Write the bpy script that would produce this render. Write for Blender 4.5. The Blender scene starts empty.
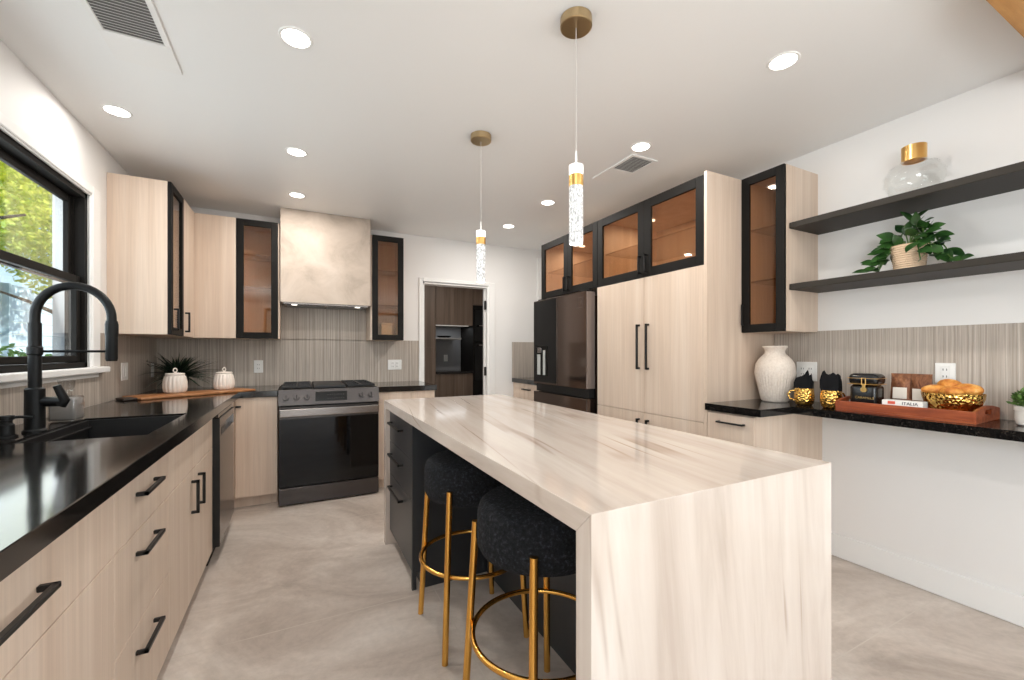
import bpy, bmesh, math, random
from mathutils import Vector, Matrix
random.seed(7)
S = bpy.context.scene
COL = S.collection
PI = math.pi

# ------------------------------------------------------------------ camera
cam_d = bpy.data.cameras.new('camera'); cam = bpy.data.objects.new('camera', cam_d); COL.objects.link(cam)
cam.location = (0, 0, 1.22); cam.rotation_euler = (math.radians(90), 0, math.radians(-26.936))
cam_d.sensor_width = 36.0; cam_d.lens = 36.0 * 420.858 / 1024.0
cam_d.shift_y = 12.356 / 1024.0; cam_d.clip_start = 0.02
S.camera = cam
# ------------------------------------------------------------------ colour management
S.view_settings.view_transform = 'Standard'; S.view_settings.look = 'None'
S.view_settings.gamma = 1.0; S.view_settings.use_curve_mapping = False
S.view_settings.exposure = 0.14
S.cycles.max_bounces = 10; S.cycles.transparent_max_bounces = 16
S.cycles.diffuse_bounces = 5; S.cycles.glossy_bounces = 4
S.cycles.caustics_reflective = False; S.cycles.caustics_refractive = False
S.cycles.sample_clamp_indirect = 6.0
# ------------------------------------------------------------------ world, sun, large daylight
W = bpy.data.worlds.new('world'); S.world = W; W.use_nodes = True
wn = W.node_tree.nodes; wl = W.node_tree.links
for n in list(wn): wn.remove(n)
wo = wn.new('ShaderNodeOutputWorld'); wb = wn.new('ShaderNodeBackground'); sk = wn.new('ShaderNodeTexSky')
sk.sky_type = 'NISHITA'; sk.sun_disc = False; sk.sun_elevation = math.radians(45); sk.sun_rotation = math.radians(100)
wb.inputs['Strength'].default_value = 0.22
wl.new(sk.outputs[0], wb.inputs['Color']); wl.new(wb.outputs[0], wo.inputs['Surface'])

def light(name, kind, loc, rot, energy, color=(1, 1, 1), **kw):
    d = bpy.data.lights.new(name, kind); d.energy = energy; d.color = color
    for k, v in kw.items(): setattr(d, k, v)
    o = bpy.data.objects.new(name, d); COL.objects.link(o); o.location = loc; o.rotation_euler = rot
    return o
light('sun', 'SUN', (6, 3, 9), (math.radians(48), 0, math.radians(75)), 7.0, (1, .95, .86), angle=.02)
# daylight coming in through the assumed, unseen rear glazing and through the window above the sink
light('rear_daylight', 'AREA', (.9, -3.42, 1.45), (math.radians(90), 0, 0), 6, (.93, .97, 1), shape='RECTANGLE', size=3.0, size_y=1.6)
light('rear_ceiling_fill', 'AREA', (.9, -3.40, .5), (math.radians(150), 0, 0), 30, (.95, .98, 1), shape='RECTANGLE', size=3.0, size_y=.8)  # upward fill lamp added to brighten the ceiling
light('sink_window_daylight', 'AREA', (-1.24, 2.43, 1.63), (0, math.radians(-102), 0), 16, (.92, .97, 1), shape='RECTANGLE', size=.95, size_y=1.5)
RWX = 2.88
light('added_side_fill', 'AREA', (-1.05, -1.7, 1.5), (0, math.radians(-124), 0), 78, (.94, .98, 1), shape='RECTANGLE', size=1.15, size_y=1.5)  # added fill from an invented side window, lights ceiling and right wall
light('added_opposite_fill', 'AREA', (RWX-.02, -1.7, 1.5), (0, math.radians(112), 0), 46, (.95, .98, 1), shape='RECTANGLE', size=1.15, size_y=1.5)  # added fill from an invented window, brightens the left cabinet fronts
CAN_W = 5.4; CAN_C = (1, .95, .89)

# ------------------------------------------------------------------ materials
def hexlin(r, g, b):
    f = lambda c: (c/255/12.92) if c/255 <= .04045 else ((c/255+.055)/1.055)**2.4
    return (f(r), f(g), f(b), 1)
def mat(name, col=(.8, .8, .8, 1), rough=.5, metal=0.0, spec=.5, **kw):
    m = bpy.data.materials.new(name); m.use_nodes = True
    b = m.node_tree.nodes['Principled BSDF']
    b.inputs['Base Color'].default_value = col if len(col) == 4 else (*col, 1)
    b.inputs['Roughness'].default_value = rough; b.inputs['Metallic'].default_value = metal
    b.inputs['Specular IOR Level'].default_value = spec
    for k, v in kw.items(): b.inputs[k.replace('_', ' ')].default_value = v
    return m
class N:
    def __init__(s, m): s.t = m.node_tree; s.b = s.t.nodes.get('Principled BSDF')
    def n(s, typ, **kw):
        x = s.t.nodes.new(typ)
        for k, v in kw.items(): setattr(x, k, v)
        return x
    def l(s, a, b): s.t.links.new(a, b)
    def pos(s, scale=(1, 1, 1), rot=(0, 0, 0), loc=(0, 0, 0), obj=False):
        g = s.n('ShaderNodeTexCoord').outputs['Object'] if obj else s.n('ShaderNodeNewGeometry').outputs['Position']
        r = s.n('ShaderNodeMapping'); r.inputs['Rotation'].default_value = rot
        s.l(g, r.inputs['Vector'])
        mp = s.n('ShaderNodeMapping'); mp.inputs['Scale'].default_value = scale; mp.inputs['Location'].default_value = loc
        s.l(r.outputs[0], mp.inputs['Vector']); return mp.outputs[0]
    def noise(s, vec, scale=1, detail=4, rough=.55, dist=0):
        x = s.n('ShaderNodeTexNoise'); x.inputs['Scale'].default_value = scale; x.inputs['Detail'].default_value = detail
        x.inputs['Roughness'].default_value = rough; x.inputs['Distortion'].default_value = dist
        s.l(vec, x.inputs['Vector']); return x.outputs['Fac']
    def ramp(s, fac, stops):
        x = s.n('ShaderNodeValToRGB'); e = x.color_ramp.elements
        while len(e) < len(stops): e.new(.5)
        for i, (p, c) in enumerate(stops): e[i].position = p; e[i].color = c
        s.l(fac, x.inputs['Fac']); return x.outputs['Color']
    def mix(s, fac, a, b, mode='MIX'):
        x = s.n('ShaderNodeMix'); x.data_type = 'RGBA'; x.blend_type = mode
        if isinstance(fac, (int, float)): x.inputs[0].default_value = fac
        else: s.l(fac, x.inputs[0])
        for v, i in ((a, 6), (b, 7)):
            if isinstance(v, tuple): x.inputs[i].default_value = v
            else: s.l(v, x.inputs[i])
        return x.outputs[2]
    def bump(s, h, strength=.3, dist=.01):
        x = s.n('ShaderNodeBump'); x.inputs['Strength'].default_value = strength; x.inputs['Distance'].default_value = dist
        s.l(h, x.inputs['Height']); s.l(x.outputs[0], s.b.inputs['Normal'])
    def base(s, c): s.l(c, s.b.inputs['Base Color'])
g3 = lambda v: (v, v, v, 1)

def wood_mat(name, c0, c1, c2, rough=.45, sc=(16, 16, .55), bump=.05):
    m = mat(name, c1, rough); n = N(m)
    a = n.noise(n.pos(sc), 1, 5, .6, .3); f = n.noise(n.pos((sc[0]*7, sc[1]*7, sc[2]*4)), 1, 3, .6)
    col = n.ramp(a, [(.3, c0), (.5, c1), (.72, c2)])
    fin = n.ramp(f, [(.3, g3(.9)), (.7, g3(1))])
    n.base(n.mix(1, col, fin, 'MULTIPLY')); n.bump(f, bump, .002)
    return m
M_WOOD = wood_mat('pale_ash_laminate', hexlin(209, 186, 166), hexlin(219, 198, 179), hexlin(228, 210, 193))
M_WOODIN = wood_mat('cabinet_interior_wood', hexlin(205, 172, 140), hexlin(218, 186, 152), hexlin(228, 198, 166))
M_DARKWOOD = wood_mat('dark_walnut_laminate', hexlin(82, 67, 56), hexlin(104, 87, 74), hexlin(124, 106, 92), .5)
M_OAK = wood_mat('ceiling_oak', hexlin(168, 118, 62), hexlin(190, 138, 78), hexlin(205, 155, 95), .5, (3, 22, 22))
M_BOARD = wood_mat('acacia_board', hexlin(138, 88, 50), hexlin(168, 112, 68), hexlin(190, 136, 90), .4, (8, 30, 30))
M_TRAY = wood_mat('reddish_tray_wood', hexlin(122, 52, 24), hexlin(150, 70, 34), hexlin(176, 92, 50), .45, (50, 4, 40))
M_WALL = mat('white_wall_paint', hexlin(236, 234, 232), .6, spec=.3)
M_CEIL = mat('white_ceiling_paint', hexlin(240, 240, 239), .42, spec=.4)
M_TRIM = mat('white_trim_paint', hexlin(240, 239, 237), .4)
M_BLACK = mat('black_frame', hexlin(25, 23, 21), .6, spec=.15)
M_HANDLE = mat('matte_black_metal', hexlin(26, 25, 25), .4, .3)
M_FAUCET = mat('matte_black_faucet', hexlin(11, 12, 13), .45, spec=.25)
M_CHAR = mat('charcoal_cabinet', hexlin(46, 48, 51), .36)
M_GOLD = mat('polished_gold', (.83, .46, .11, 1), .2, 1)
M_BRASS = mat('brushed_brass', (.56, .42, .24, 1), .28, 1)
M_GOLD2 = mat('warm_brass_band', (.75, .47, .16, 1), .3, 1)
M_SS = mat('dark_stainless', hexlin(84, 80, 79), .28, .9)
M_SSL = mat('stainless', hexlin(150, 144, 141), .26, 1)
M_BSS = mat('black_stainless', hexlin(104, 90, 83), .1, .92)
M_BGLASS = mat('black_glass', hexlin(6, 6, 7), .05, 0, .35)
M_CAST = mat('cast_iron', hexlin(34, 34, 36), .5, .2)
M_DARK = mat('dark_gap', hexlin(14, 13, 13), .6)
M_CERAMIC = mat('white_ceramic', hexlin(228, 218, 208), .38)
M_WHITEPOT = mat('white_pot', hexlin(232, 228, 220), .5)
M_PLASTIC = mat('white_plastic', hexlin(238, 237, 234), .35)
M_SLOT = mat('outlet_slot', hexlin(60, 58, 56), .5)
M_VENT = mat('vent_duct', hexlin(128, 126, 124), .6)
M_SOIL = mat('soil', hexlin(48, 36, 28), .9)
M_SINK = mat('black_composite_sink', hexlin(22, 21, 21), .45)
M_NAPKIN = mat('black_cloth', hexlin(22, 22, 24), .9, spec=.2)
M_TIN = mat('black_tin', hexlin(20, 18, 18), .22)
M_BAG = mat('brown_foil', hexlin(120, 74, 46), .28, .4); n = N(M_BAG)
q = n.noise(n.pos((38, 38, 24)), 1, 4, .6, 1); n.base(n.ramp(q, [(.35, hexlin(84, 46, 28)), (.55, hexlin(130, 82, 52)), (.75, hexlin(168, 118, 80))])); n.bump(q, .5, .01)
M_LABEL = mat('cream_paper', hexlin(232, 224, 212), .6)
M_PAPER = mat('white_paper', hexlin(236, 234, 230), .4)
M_INK = mat('dark_ink', hexlin(40, 42, 50), .6)
M_RED = mat('red_print', hexlin(206, 92, 70), .5)
M_BREAD = mat('golden_bread', hexlin(214, 150, 66), .6); n = N(M_BREAD)
q = n.noise(n.pos((28, 28, 28)), 1, 4, .6); n.base(n.ramp(q, [(.35, hexlin(186, 104, 34)), (.55, hexlin(222, 152, 66)), (.75, hexlin(240, 206, 140))]))
M_WIRE = mat('clear_wire', hexlin(205, 200, 195), .4)
M_ROAD = mat('outside_ground', hexlin(150, 146, 138), .9)
M_FENCE = mat('pale_blue_fence', hexlin(188, 210, 224), .7)
M_STUCCO = mat('pale_stucco', hexlin(214, 222, 216), .8)
M_BARK = mat('bark', hexlin(96, 80, 64), .9)
# speckle metals / textured ones
M_HAM = mat('hammered_gold', (.86, .52, .14, 1), .16, 1); n = N(M_HAM)
vx = n.n('ShaderNodeTexVoronoi'); vx.inputs['Scale'].default_value = 75; n.l(n.pos(obj=True), vx.inputs['Vector']); n.bump(vx.outputs['Distance'], .8, .006)
M_CERAMIC2 = mat('chalky_stoneware', hexlin(226, 213, 200), .75); n = N(M_CERAMIC2)
q = n.noise(n.pos((90, 90, 90), obj=True), 1, 5); n.base(n.ramp(q, [(.3, hexlin(212, 198, 185)), (.6, hexlin(228, 216, 204))])); n.bump(q, .25, .004)
M_BASKET = mat('cream_woven_pot', hexlin(222, 196, 168), .75)
M_CONC = mat('plaster_hood', hexlin(205, 190, 176), .7); n = N(M_CONC)
q = n.noise(n.pos((3.2, 3.2, 3.2)), 1, 8, .62, .6); n.base(n.ramp(q, [(.32, hexlin(164, 150, 137)), (.5, hexlin(188, 173, 159)), (.7, hexlin(202, 188, 175))])); n.bump(q, .12, .01)
M_BSP = mat('ribbed_linen_tile', hexlin(178, 164, 150), .55); n = N(M_BSP)
a = n.noise(n.pos((110, 110, .7)), 1, 3, .65); b2 = n.noise(n.pos((260, 260, 7)), 1, 2, .6); c3 = n.noise(n.pos((2.5, 2.5, .8)), 1, 2)
r1 = n.ramp(a, [(.3, hexlin(160, 148, 136)), (.5, hexlin(188, 176, 164)), (.7, hexlin(212, 202, 191))])
r2 = n.ramp(b2, [(.3, g3(.84)), (.65, g3(1.0))]); r3 = n.ramp(c3, [(.3, g3(.94)), (.7, g3(1.0))])
n.base(n.mix(1, n.mix(1, r1, r2, 'MULTIPLY'), r3, 'MULTIPLY')); n.bump(a, .6, .006)
M_GRAN = mat('black_granite', hexlin(17, 16, 16), .1, spec=.55); n = N(M_GRAN)
q = n.noise(n.pos((140, 140, 140)), 1, 3, .7); q2 = n.noise(n.pos((9, 9, 9)), 1, 6, .7, 1)
n.base(n.mix(n.ramp(q2, [(.5, g3(0)), (.62, g3(.5))]), n.ramp(q, [(.55, hexlin(15, 14, 14)), (.75, hexlin(74, 68, 62))]), hexlin(38, 33, 30)))
def quartz(name, sc, rot):
    m = mat(name, hexlin(224, 208, 195), .1, spec=.5); n = N(m)
    a = n.noise(n.pos(sc, rot), 1, 6, .6, .5)
    base = n.ramp(a, [(.28, hexlin(182, 167, 155)), (.45, hexlin(199, 186, 175)), (.6, hexlin(208, 197, 187)), (.75, hexlin(216, 207, 199))])
    b = n.noise(n.pos(tuple(v*.9 if v > 2 else v*.42 for v in sc), (rot[0]+.03, rot[1]+.03, rot[2]+.06), (3.1, 1.7, 4.4)), 1, 1.5, .4, .12)
    c = n.noise(n.pos((2.2, 2.2, 2.2)), 1, 2)
    vein = n.ramp(b, [(.482, g3(0)), (.498, g3(1)), (.502, g3(1)), (.518, g3(0))])
    gate = n.ramp(c, [(.42, g3(.06)), (.64, g3(.7))])
    f = n.mix(1, vein, gate, 'MULTIPLY')
    n.base(n.mix(f, base, hexlin(138, 110, 90)))
    return m
M_QTOP = quartz('beige_quartzite_top', (9, .75, 9), (0, 0, .12))
M_QEND = quartz('beige_quartzite_waterfall', (9, 9, .8), (0, .07, 0))
M_FLOOR = mat('stone_floor_tile', hexlin(190, 178, 166), .38); n = N(M_FLOOR)
q = n.noise(n.pos((1.3, 2.2, 1), (0, 0, .5)), 1, 9, .68, .7); q2 = n.noise(n.pos((26, 26, 1)), 1, 6, .7)
base = n.ramp(q, [(.3, hexlin(160, 147, 136)), (.45, hexlin(188, 175, 164)), (.58, hexlin(206, 195, 185)), (.72, hexlin(222, 214, 206))])
base = n.mix(1, base, n.ramp(q2, [(.35, g3(.9)), (.6, g3(1))]), 'MULTIPLY')
bk = n.n('ShaderNodeTexBrick'); bk.offset = 0; bk.inputs['Scale'].default_value = 1; bk.inputs['Mortar Size'].default_value = .0028
bk.inputs['Brick Width'].default_value = 1.22; bk.inputs['Row Height'].default_value = 1.2; bk.inputs['Mortar Smooth'].default_value = .3
n.l(n.pos(loc=(-.625+12.2, -.908+12, 0)), bk.inputs['Vector'])
n.base(n.mix(bk.outputs['Fac'], base, hexlin(196, 186, 175))); n.bump(q2, .06, .003)
M_FAB = mat('black_boucle', hexlin(30, 31, 34), .95, spec=.25); n = N(M_FAB)
q = n.noise(n.pos((95, 95, 95), obj=True), 1, 4, .7); n.base(n.ramp(q, [(.35, hexlin(14, 15, 17)), (.55, hexlin(30, 32, 36)), (.75, hexlin(70, 73, 80))])); n.bump(q, 1, .012)
M_SHELF = mat('dark_bronze_shelf', hexlin(47, 42, 36), .55, spec=.3)
def leafmat(name, a, b, rough=.4, trans=0.0):
    m = mat(name, a, rough); n = N(m)
    q = n.noise(n.pos((14, 14, 14)), 1, 3); n.base(n.ramp(q, [(.35, a), (.65, b)]))
    if trans:
        out = n.t.nodes['Material Output']; tr = n.n('ShaderNodeBsdfTranslucent'); ms = n.n('ShaderNodeMixShader'); ms.inputs[0].default_value = trans
        tr.inputs['Color'].default_value = b; n.l(n.b.outputs[0], ms.inputs[1]); n.l(tr.outputs[0], ms.inputs[2]); n.l(ms.outputs[0], out.inputs['Surface'])
    return m
M_LEAF = leafmat('glossy_dark_leaf', hexlin(18, 46, 22), hexlin(58, 98, 44), .28)
M_GRASS = leafmat('dark_blade_leaf', hexlin(22, 34, 24), hexlin(44, 66, 44), .5)
M_SUCC = leafmat('small_green_leaf', hexlin(52, 84, 34), hexlin(96, 128, 60), .5)
M_TREE = leafmat('sunlit_tree_leaf', hexlin(132, 176, 40), hexlin(226, 228, 96), .5, .4)
M_SHRUB = leafmat('shrub_leaf', hexlin(60, 130, 40), hexlin(140, 196, 70), .5, .4)

def glassmix(name, tint, gloss=.06, fac=None):
    m = bpy.data.materials.new(name); m.use_nodes = True; t = m.node_tree
    for x in list(t.nodes): t.nodes.remove(x)
    o = t.nodes.new('ShaderNodeOutputMaterial'); ms = t.nodes.new('ShaderNodeMixShader')
    tr = t.nodes.new('ShaderNodeBsdfTransparent'); gl = t.nodes.new('ShaderNodeBsdfGlossy')
    lw = t.nodes.new('ShaderNodeLayerWeight'); lw.inputs['Blend'].default_value = .5
    pw = t.nodes.new('ShaderNodeMath'); pw.operation = 'POWER'; pw.inputs[1].default_value = 5
    fr = t.nodes.new('ShaderNodeMath'); fr.operation = 'MULTIPLY_ADD'; fr.inputs[1].default_value = .9; fr.inputs[2].default_value = .035
    t.links.new(lw.outputs['Facing'], pw.inputs[0]); t.links.new(pw.outputs[0], fr.inputs[0]); tr.inputs['Color'].default_value = tint; gl.inputs['Roughness'].default_value = .02
    gl.inputs['Color'].default_value = (1, 1, 1, 1)
    t.links.new(fr.outputs[0], ms.inputs[0]); t.links.new(tr.outputs[0], ms.inputs[1]); t.links.new(gl.outputs[0], ms.inputs[2]); t.links.new(ms.outputs[0], o.inputs['Surface'])
    return m
M_GLASS = glassmix('clear_glass', (.97, .985, .98, 1))
M_BRONZE = glassmix('bronze_glass', (.86, .74, .62, 1))
M_GSHELF = glassmix('smoked_glass_shelf', (.86, .83, .8, 1))
M_VASE = glassmix('vase_glass', (.98, .983, .98, 1))
M_BOTTLE = glassmix('bottle_glass', (.80, .80, .80, 1))
def emis(name, col, st):
    m = bpy.data.materials.new(name); m.use_nodes = True; b = m.node_tree.nodes['Principled BSDF']
    b.inputs['Base Color'].default_value = (.8, .8, .8, 1); b.inputs['Emission Color'].default_value = col; b.inputs['Emission Strength'].default_value = st
    return m
M_LENS = emis('lit_lens', (1, .95, .88, 1), 9)
M_LED = emis('lit_led', (1, .95, .86, 1), 3.0)
M_PGLOW = emis('pendant_top_glow', (1, .97, .92, 1), 1.6)
M_STRIP = emis('pantry_led_strip', (.95, .98, 1, 1), 3)
M_CRYS = mat('bubble_crystal', (.8, .8, .78, 1), .08, spec=.8); n = N(M_CRYS)
vo = n.n('ShaderNodeTexVoronoi'); vo.inputs['Scale'].default_value = 130; n.l(n.pos((1, 1, .75)), vo.inputs['Vector'])
q = n.noise(n.pos((160, 160, 90)), 1, 3, .7)
ec = n.ramp(q, [(.36, g3(.12)), (.5, g3(.3)), (.66, (.8, .78, .75, 1))])
n.l(ec, n.b.inputs['Emission Color']); n.b.inputs['Emission Strength'].default_value = 1.0; n.bump(vo.outputs['Distance'], .8, .004)
n.base(n.ramp(q, [(.4, g3(.3)), (.6, g3(.6))]))

# ------------------------------------------------------------------ mesh helper
class MB:
    def __init__(s): s.bm = bmesh.new()
    def box(s, x0, y0, z0, x1, y1, z1, b=0.0, seg=1, rot=None, piv=None):
        x0, x1 = min(x0, x1), max(x0, x1); y0, y1 = min(y0, y1), max(y0, y1); z0, z1 = min(z0, z1), max(z0, z1)
        mt = Matrix.Translation(((x0+x1)/2, (y0+y1)/2, (z0+z1)/2)) @ Matrix.Diagonal((x1-x0, y1-y0, z1-z0, 1))
        r = bmesh.ops.create_cube(s.bm, size=1, matrix=mt); vs = r['verts']
        if b > 0:
            es = list({e for v in vs for e in v.link_edges})
            b = min(b, .45*min(x1-x0, y1-y0, z1-z0))
            rr = bmesh.ops.bevel(s.bm, geom=es, offset=b, offset_type='OFFSET', segments=seg, profile=.5, affect='EDGES', clamp_overlap=True)
            vs = list({v for f in rr['faces'] for v in f.verts})
        if rot:
            p = Vector(piv or ((x0+x1)/2, (y0+y1)/2, (z0+z1)/2))
            bmesh.ops.rotate(s.bm, verts=vs, cent=p, matrix=rot)
        return s
    def cyl(s, p0, p1, r0, r1=None, seg=20, cap=True):
        r1 = r0 if r1 is None else r1
        p0, p1 = Vector(p0), Vector(p1); d = p1-p0; q = d.to_track_quat('Z', 'Y').to_matrix()
        A = [s.bm.verts.new(p0+q@Vector((r0*math.cos(2*PI*i/seg), r0*math.sin(2*PI*i/seg), 0))) for i in range(seg)]
        B = [s.bm.verts.new(p1+q@Vector((r1*math.cos(2*PI*i/seg), r1*math.sin(2*PI*i/seg), 0))) for i in range(seg)]
        for i in range(seg): s.bm.faces.new((A[i], A[(i+1) % seg], B[(i+1) % seg], B[i]))
        if cap: s.bm.faces.new(A[::-1]); s.bm.faces.new(B)
        return s
    def lathe(s, prof, c=(0, 0, 0), seg=32, flute=None, sq=1.0):
        c = Vector(c); rings = []
        for k, (r, z) in enumerate(prof):
            if r < 1e-5: rings.append([s.bm.verts.new(c+Vector((0, 0, z)))]); continue
            ring = []
            for i in range(seg):
                a = 2*PI*i/seg; rr = r*(flute(a, z) if flute else 1)
                ring.append(s.bm.verts.new(c+Vector((rr*math.cos(a)*sq, rr*math.sin(a), z))))
            rings.append(ring)
        for A, B in zip(rings, rings[1:]):
            if len(A) == 1 and len(B) == 1: continue
            for i in range(seg):
                j = (i+1) % seg
                if len(A) == 1: s.bm.faces.new((A[0], B[j], B[i]))
                elif len(B) == 1: s.bm.faces.new((A[i], A[j], B[0]))
                else: s.bm.faces.new((A[i], A[j], B[j], B[i]))
        return s
    def tube(s, pts, r, seg=12, closed=False, cap=True):
        pts = [Vector(p) for p in pts]; nP = len(pts); rings = []; up = None
        rad = r if isinstance(r, (list, tuple)) else [r]*nP
        for i, p in enumerate(pts):
            a = pts[(i-1) % nP] if (closed or i > 0) else p; b = pts[(i+1) % nP] if (closed or i < nP-1) else p
            t = (b-a).normalized()
            if up is None: up = t.orthogonal().normalized()
            up = (up-t*up.dot(t)).normalized(); sd = t.cross(up)
            rings.append([s.bm.verts.new(p+rad[i]*(math.cos(2*PI*k/seg)*up+math.sin(2*PI*k/seg)*sd)) for k in range(seg)])
        m = nP if closed else nP-1
        for i in range(m):
            A, B = rings[i], rings[(i+1) % nP]
            if closed and i == nP-1:
                off = min(range(seg), key=lambda o: sum((A[k].co-B[(k+o) % seg].co).length for k in range(0, seg, 3)))
                B = [B[(k+off) % seg] for k in range(seg)]
            for k in range(seg): s.bm.faces.new((A[k], A[(k+1) % seg], B[(k+1) % seg], B[k]))
        if cap and not closed: s.bm.faces.new(rings[0][::-1]); s.bm.faces.new(rings[-1])
        return s
    def prism(s, poly, d0, d1, axis='z'):
        f = {'z': lambda p, d: (p[0], p[1], d), 'y': lambda p, d: (p[0], d, p[1]), 'x': lambda p, d: (d, p[0], p[1])}[axis]
        A = [s.bm.verts.new(f(p, d0)) for p in poly]; B = [s.bm.verts.new(f(p, d1)) for p in poly]
        n_ = len(poly)
        for i in range(n_): s.bm.faces.new((A[i], A[(i+1) % n_], B[(i+1) % n_], B[i]))
        s.bm.faces.new(A[::-1]); s.bm.faces.new(B); return s
    def leaf(s, base, d, nrm, L, w, fold=.15, bend=.2, n=5):
        base = Vector(base); d = Vector(d).normalized(); nrm = Vector(nrm); nrm = (nrm-d*nrm.dot(d))
        nrm = nrm.normalized() if nrm.length > 1e-4 else d.orthogonal().normalized(); sd = d.cross(nrm)
        rows = []
        for i in range(n):
            t = i/(n-1); c = base+d*L*t-nrm*bend*L*t*t; hw = w*.5*math.sin(PI*min(1, .06+t*.94)**.8)
            if i == n-1: rows.append([s.bm.verts.new(c)]); continue
            rows.append([s.bm.verts.new(c-sd*hw+nrm*fold*hw), s.bm.verts.new(c), s.bm.verts.new(c+sd*hw+nrm*fold*hw)])
        for A, B in zip(rows, rows[1:]):
            if len(B) == 3: s.bm.faces.new((A[0], A[1], B[1], B[0])); s.bm.faces.new((A[1], A[2], B[2], B[1]))
            else: s.bm.faces.new((A[0], A[1], B[0])); s.bm.faces.new((A[1], A[2], B[0]))
        return s
    def build(s, name, m, parent=None, loc=None, local=False, smooth=False, ang=35):
        bmesh.ops.recalc_face_normals(s.bm, faces=s.bm.faces[:])
        off = Vector((0, 0, 0))
        if parent is not None and not local: off = wloc(parent)
        elif loc is not None: off = Vector(loc)
        if off.length > 0: bmesh.ops.translate(s.bm, verts=s.bm.verts[:], vec=-off)
        me = bpy.data.meshes.new(name); s.bm.to_mesh(me); s.bm.free()
        o = bpy.data.objects.new(name, me); COL.objects.link(o); me.materials.append(m)
        if parent is not None: o.parent = parent
        elif loc is not None: o.location = loc
        if smooth:
            for p in me.polygons: p.use_smooth = True
            me.set_sharp_from_angle(angle=math.radians(ang))
        return o
def wloc(o):
    v = Vector((0, 0, 0))
    while o is not None: v += o.location; o = o.parent
    return v
def thing(name, label, cat, loc, rotz=0, group=None):
    o = bpy.data.objects.new(name, None); COL.objects.link(o); o.location = loc; o.rotation_euler = (0, 0, rotz); o.empty_display_size = .1
    o['label'] = label; o['category'] = cat
    if group: o['group'] = group
    return o
def tag(o, label, cat, group=None, kind=None):
    o['label'] = label; o['category'] = cat
    if group: o['group'] = group
    if kind: o['kind'] = kind
    return o
def struct(o, label=None):
    o['kind'] = 'structure'
    if label: o['label'] = label
    return o
def B(x0, y0, z0, x1, y1, z1, b=0.0, seg=1): return MB().box(x0, y0, z0, x1, y1, z1, b, seg)
def kids(o): return [c for c in bpy.data.objects if c.parent is o]
def copy_tree(o, loc=None, label=None, parent=None, rotz=None):
    c = o.copy(); COL.objects.link(c)
    if parent is not None: c.parent = parent
    if loc is not None: c.location = loc
    if rotz is not None: c.rotation_euler = (0, 0, rotz)
    if label: c['label'] = label
    for k in kids(o): copy_tree(k, parent=c)
    return c
def text_mesh(txt, size, m, name, parent, mtx, local=True, ext=.0006):
    cu = bpy.data.curves.new(name, 'FONT'); cu.body = txt; cu.size = size; cu.align_x = 'CENTER'; cu.align_y = 'CENTER'; cu.extrude = ext
    t = bpy.data.objects.new(name, cu); COL.objects.link(t)
    dg = bpy.context.evaluated_depsgraph_get(); me = bpy.data.meshes.new_from_object(t.evaluated_get(dg)); bpy.data.objects.remove(t)
    me.transform(mtx); me.materials.clear(); me.materials.append(m)
    o = bpy.data.objects.new(name, me); COL.objects.link(o); o.parent = parent
    return o

# ================================================================== ROOM SHELL
LW, RW, BY, RY, ZC = -1.067, 2.88, 4.511, -3.5, 2.48
struct(B(LW-.15, RY-.15, -.12, 3.6, 7.3, 0).build('floor', M_FLOOR))
struct(B(LW-.15, RY-.15, ZC, 3.6, 7.3, ZC+.14).build('ceiling', M_CEIL))
WY0, WY1, WZ0, WZ1 = 1.62, 3.24, 1.135, 2.12
m = MB(); x0, x1 = LW-.15, LW
m.box(x0, RY, 0, x1, -2.5, ZC); m.box(x0, -2.5, 0, x1, -.9, .9); m.box(x0, -2.5, 2.1, x1, -.9, ZC); m.box(x0, -.9, 0, x1, WY0, ZC); m.box(x0, WY1, 0, x1, BY+.12, ZC); m.box(x0, WY0, 0, x1, WY1, WZ0); m.box(x0, WY0, WZ1, x1, WY1, ZC)
struct(m.build('wall_left', M_WALL))
DX0, DX1, DZ = 1.203, 1.965, 1.985
m = MB(); m.box(LW, BY, 0, DX0, BY+.12, ZC); m.box(DX1, BY, 0, RW+.12, BY+.12, ZC); m.box(DX0, BY, DZ, DX1, BY+.12, ZC)
struct(m.build('wall_back', M_WALL))
m = MB(); m.box(RW, RY, 0, RW+.12, -2.5, ZC); m.box(RW, -2.5, 0, RW+.12, -.9, .9); m.box(RW, -2.5, 2.1, RW+.12, -.9, ZC); m.box(RW, -.9, 0, RW+.12, BY, ZC)
struct(m.build('wall_right', M_WALL))
m = MB(); m.box(LW-.15, RY-.15, 0, -.75, RY, ZC); m.box(2.55, RY-.15, 0, RW+.12, RY, ZC); m.box(-.75, RY-.15, 2.3, 2.55, RY, ZC)
struct(m.build('wall_rear', M_WALL))
struct(B(2.64, BY-.04, 1.35, RW, BY, 2.38).build('trim_1', M_TRIM), 'white return at the end of the back wall')
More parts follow.
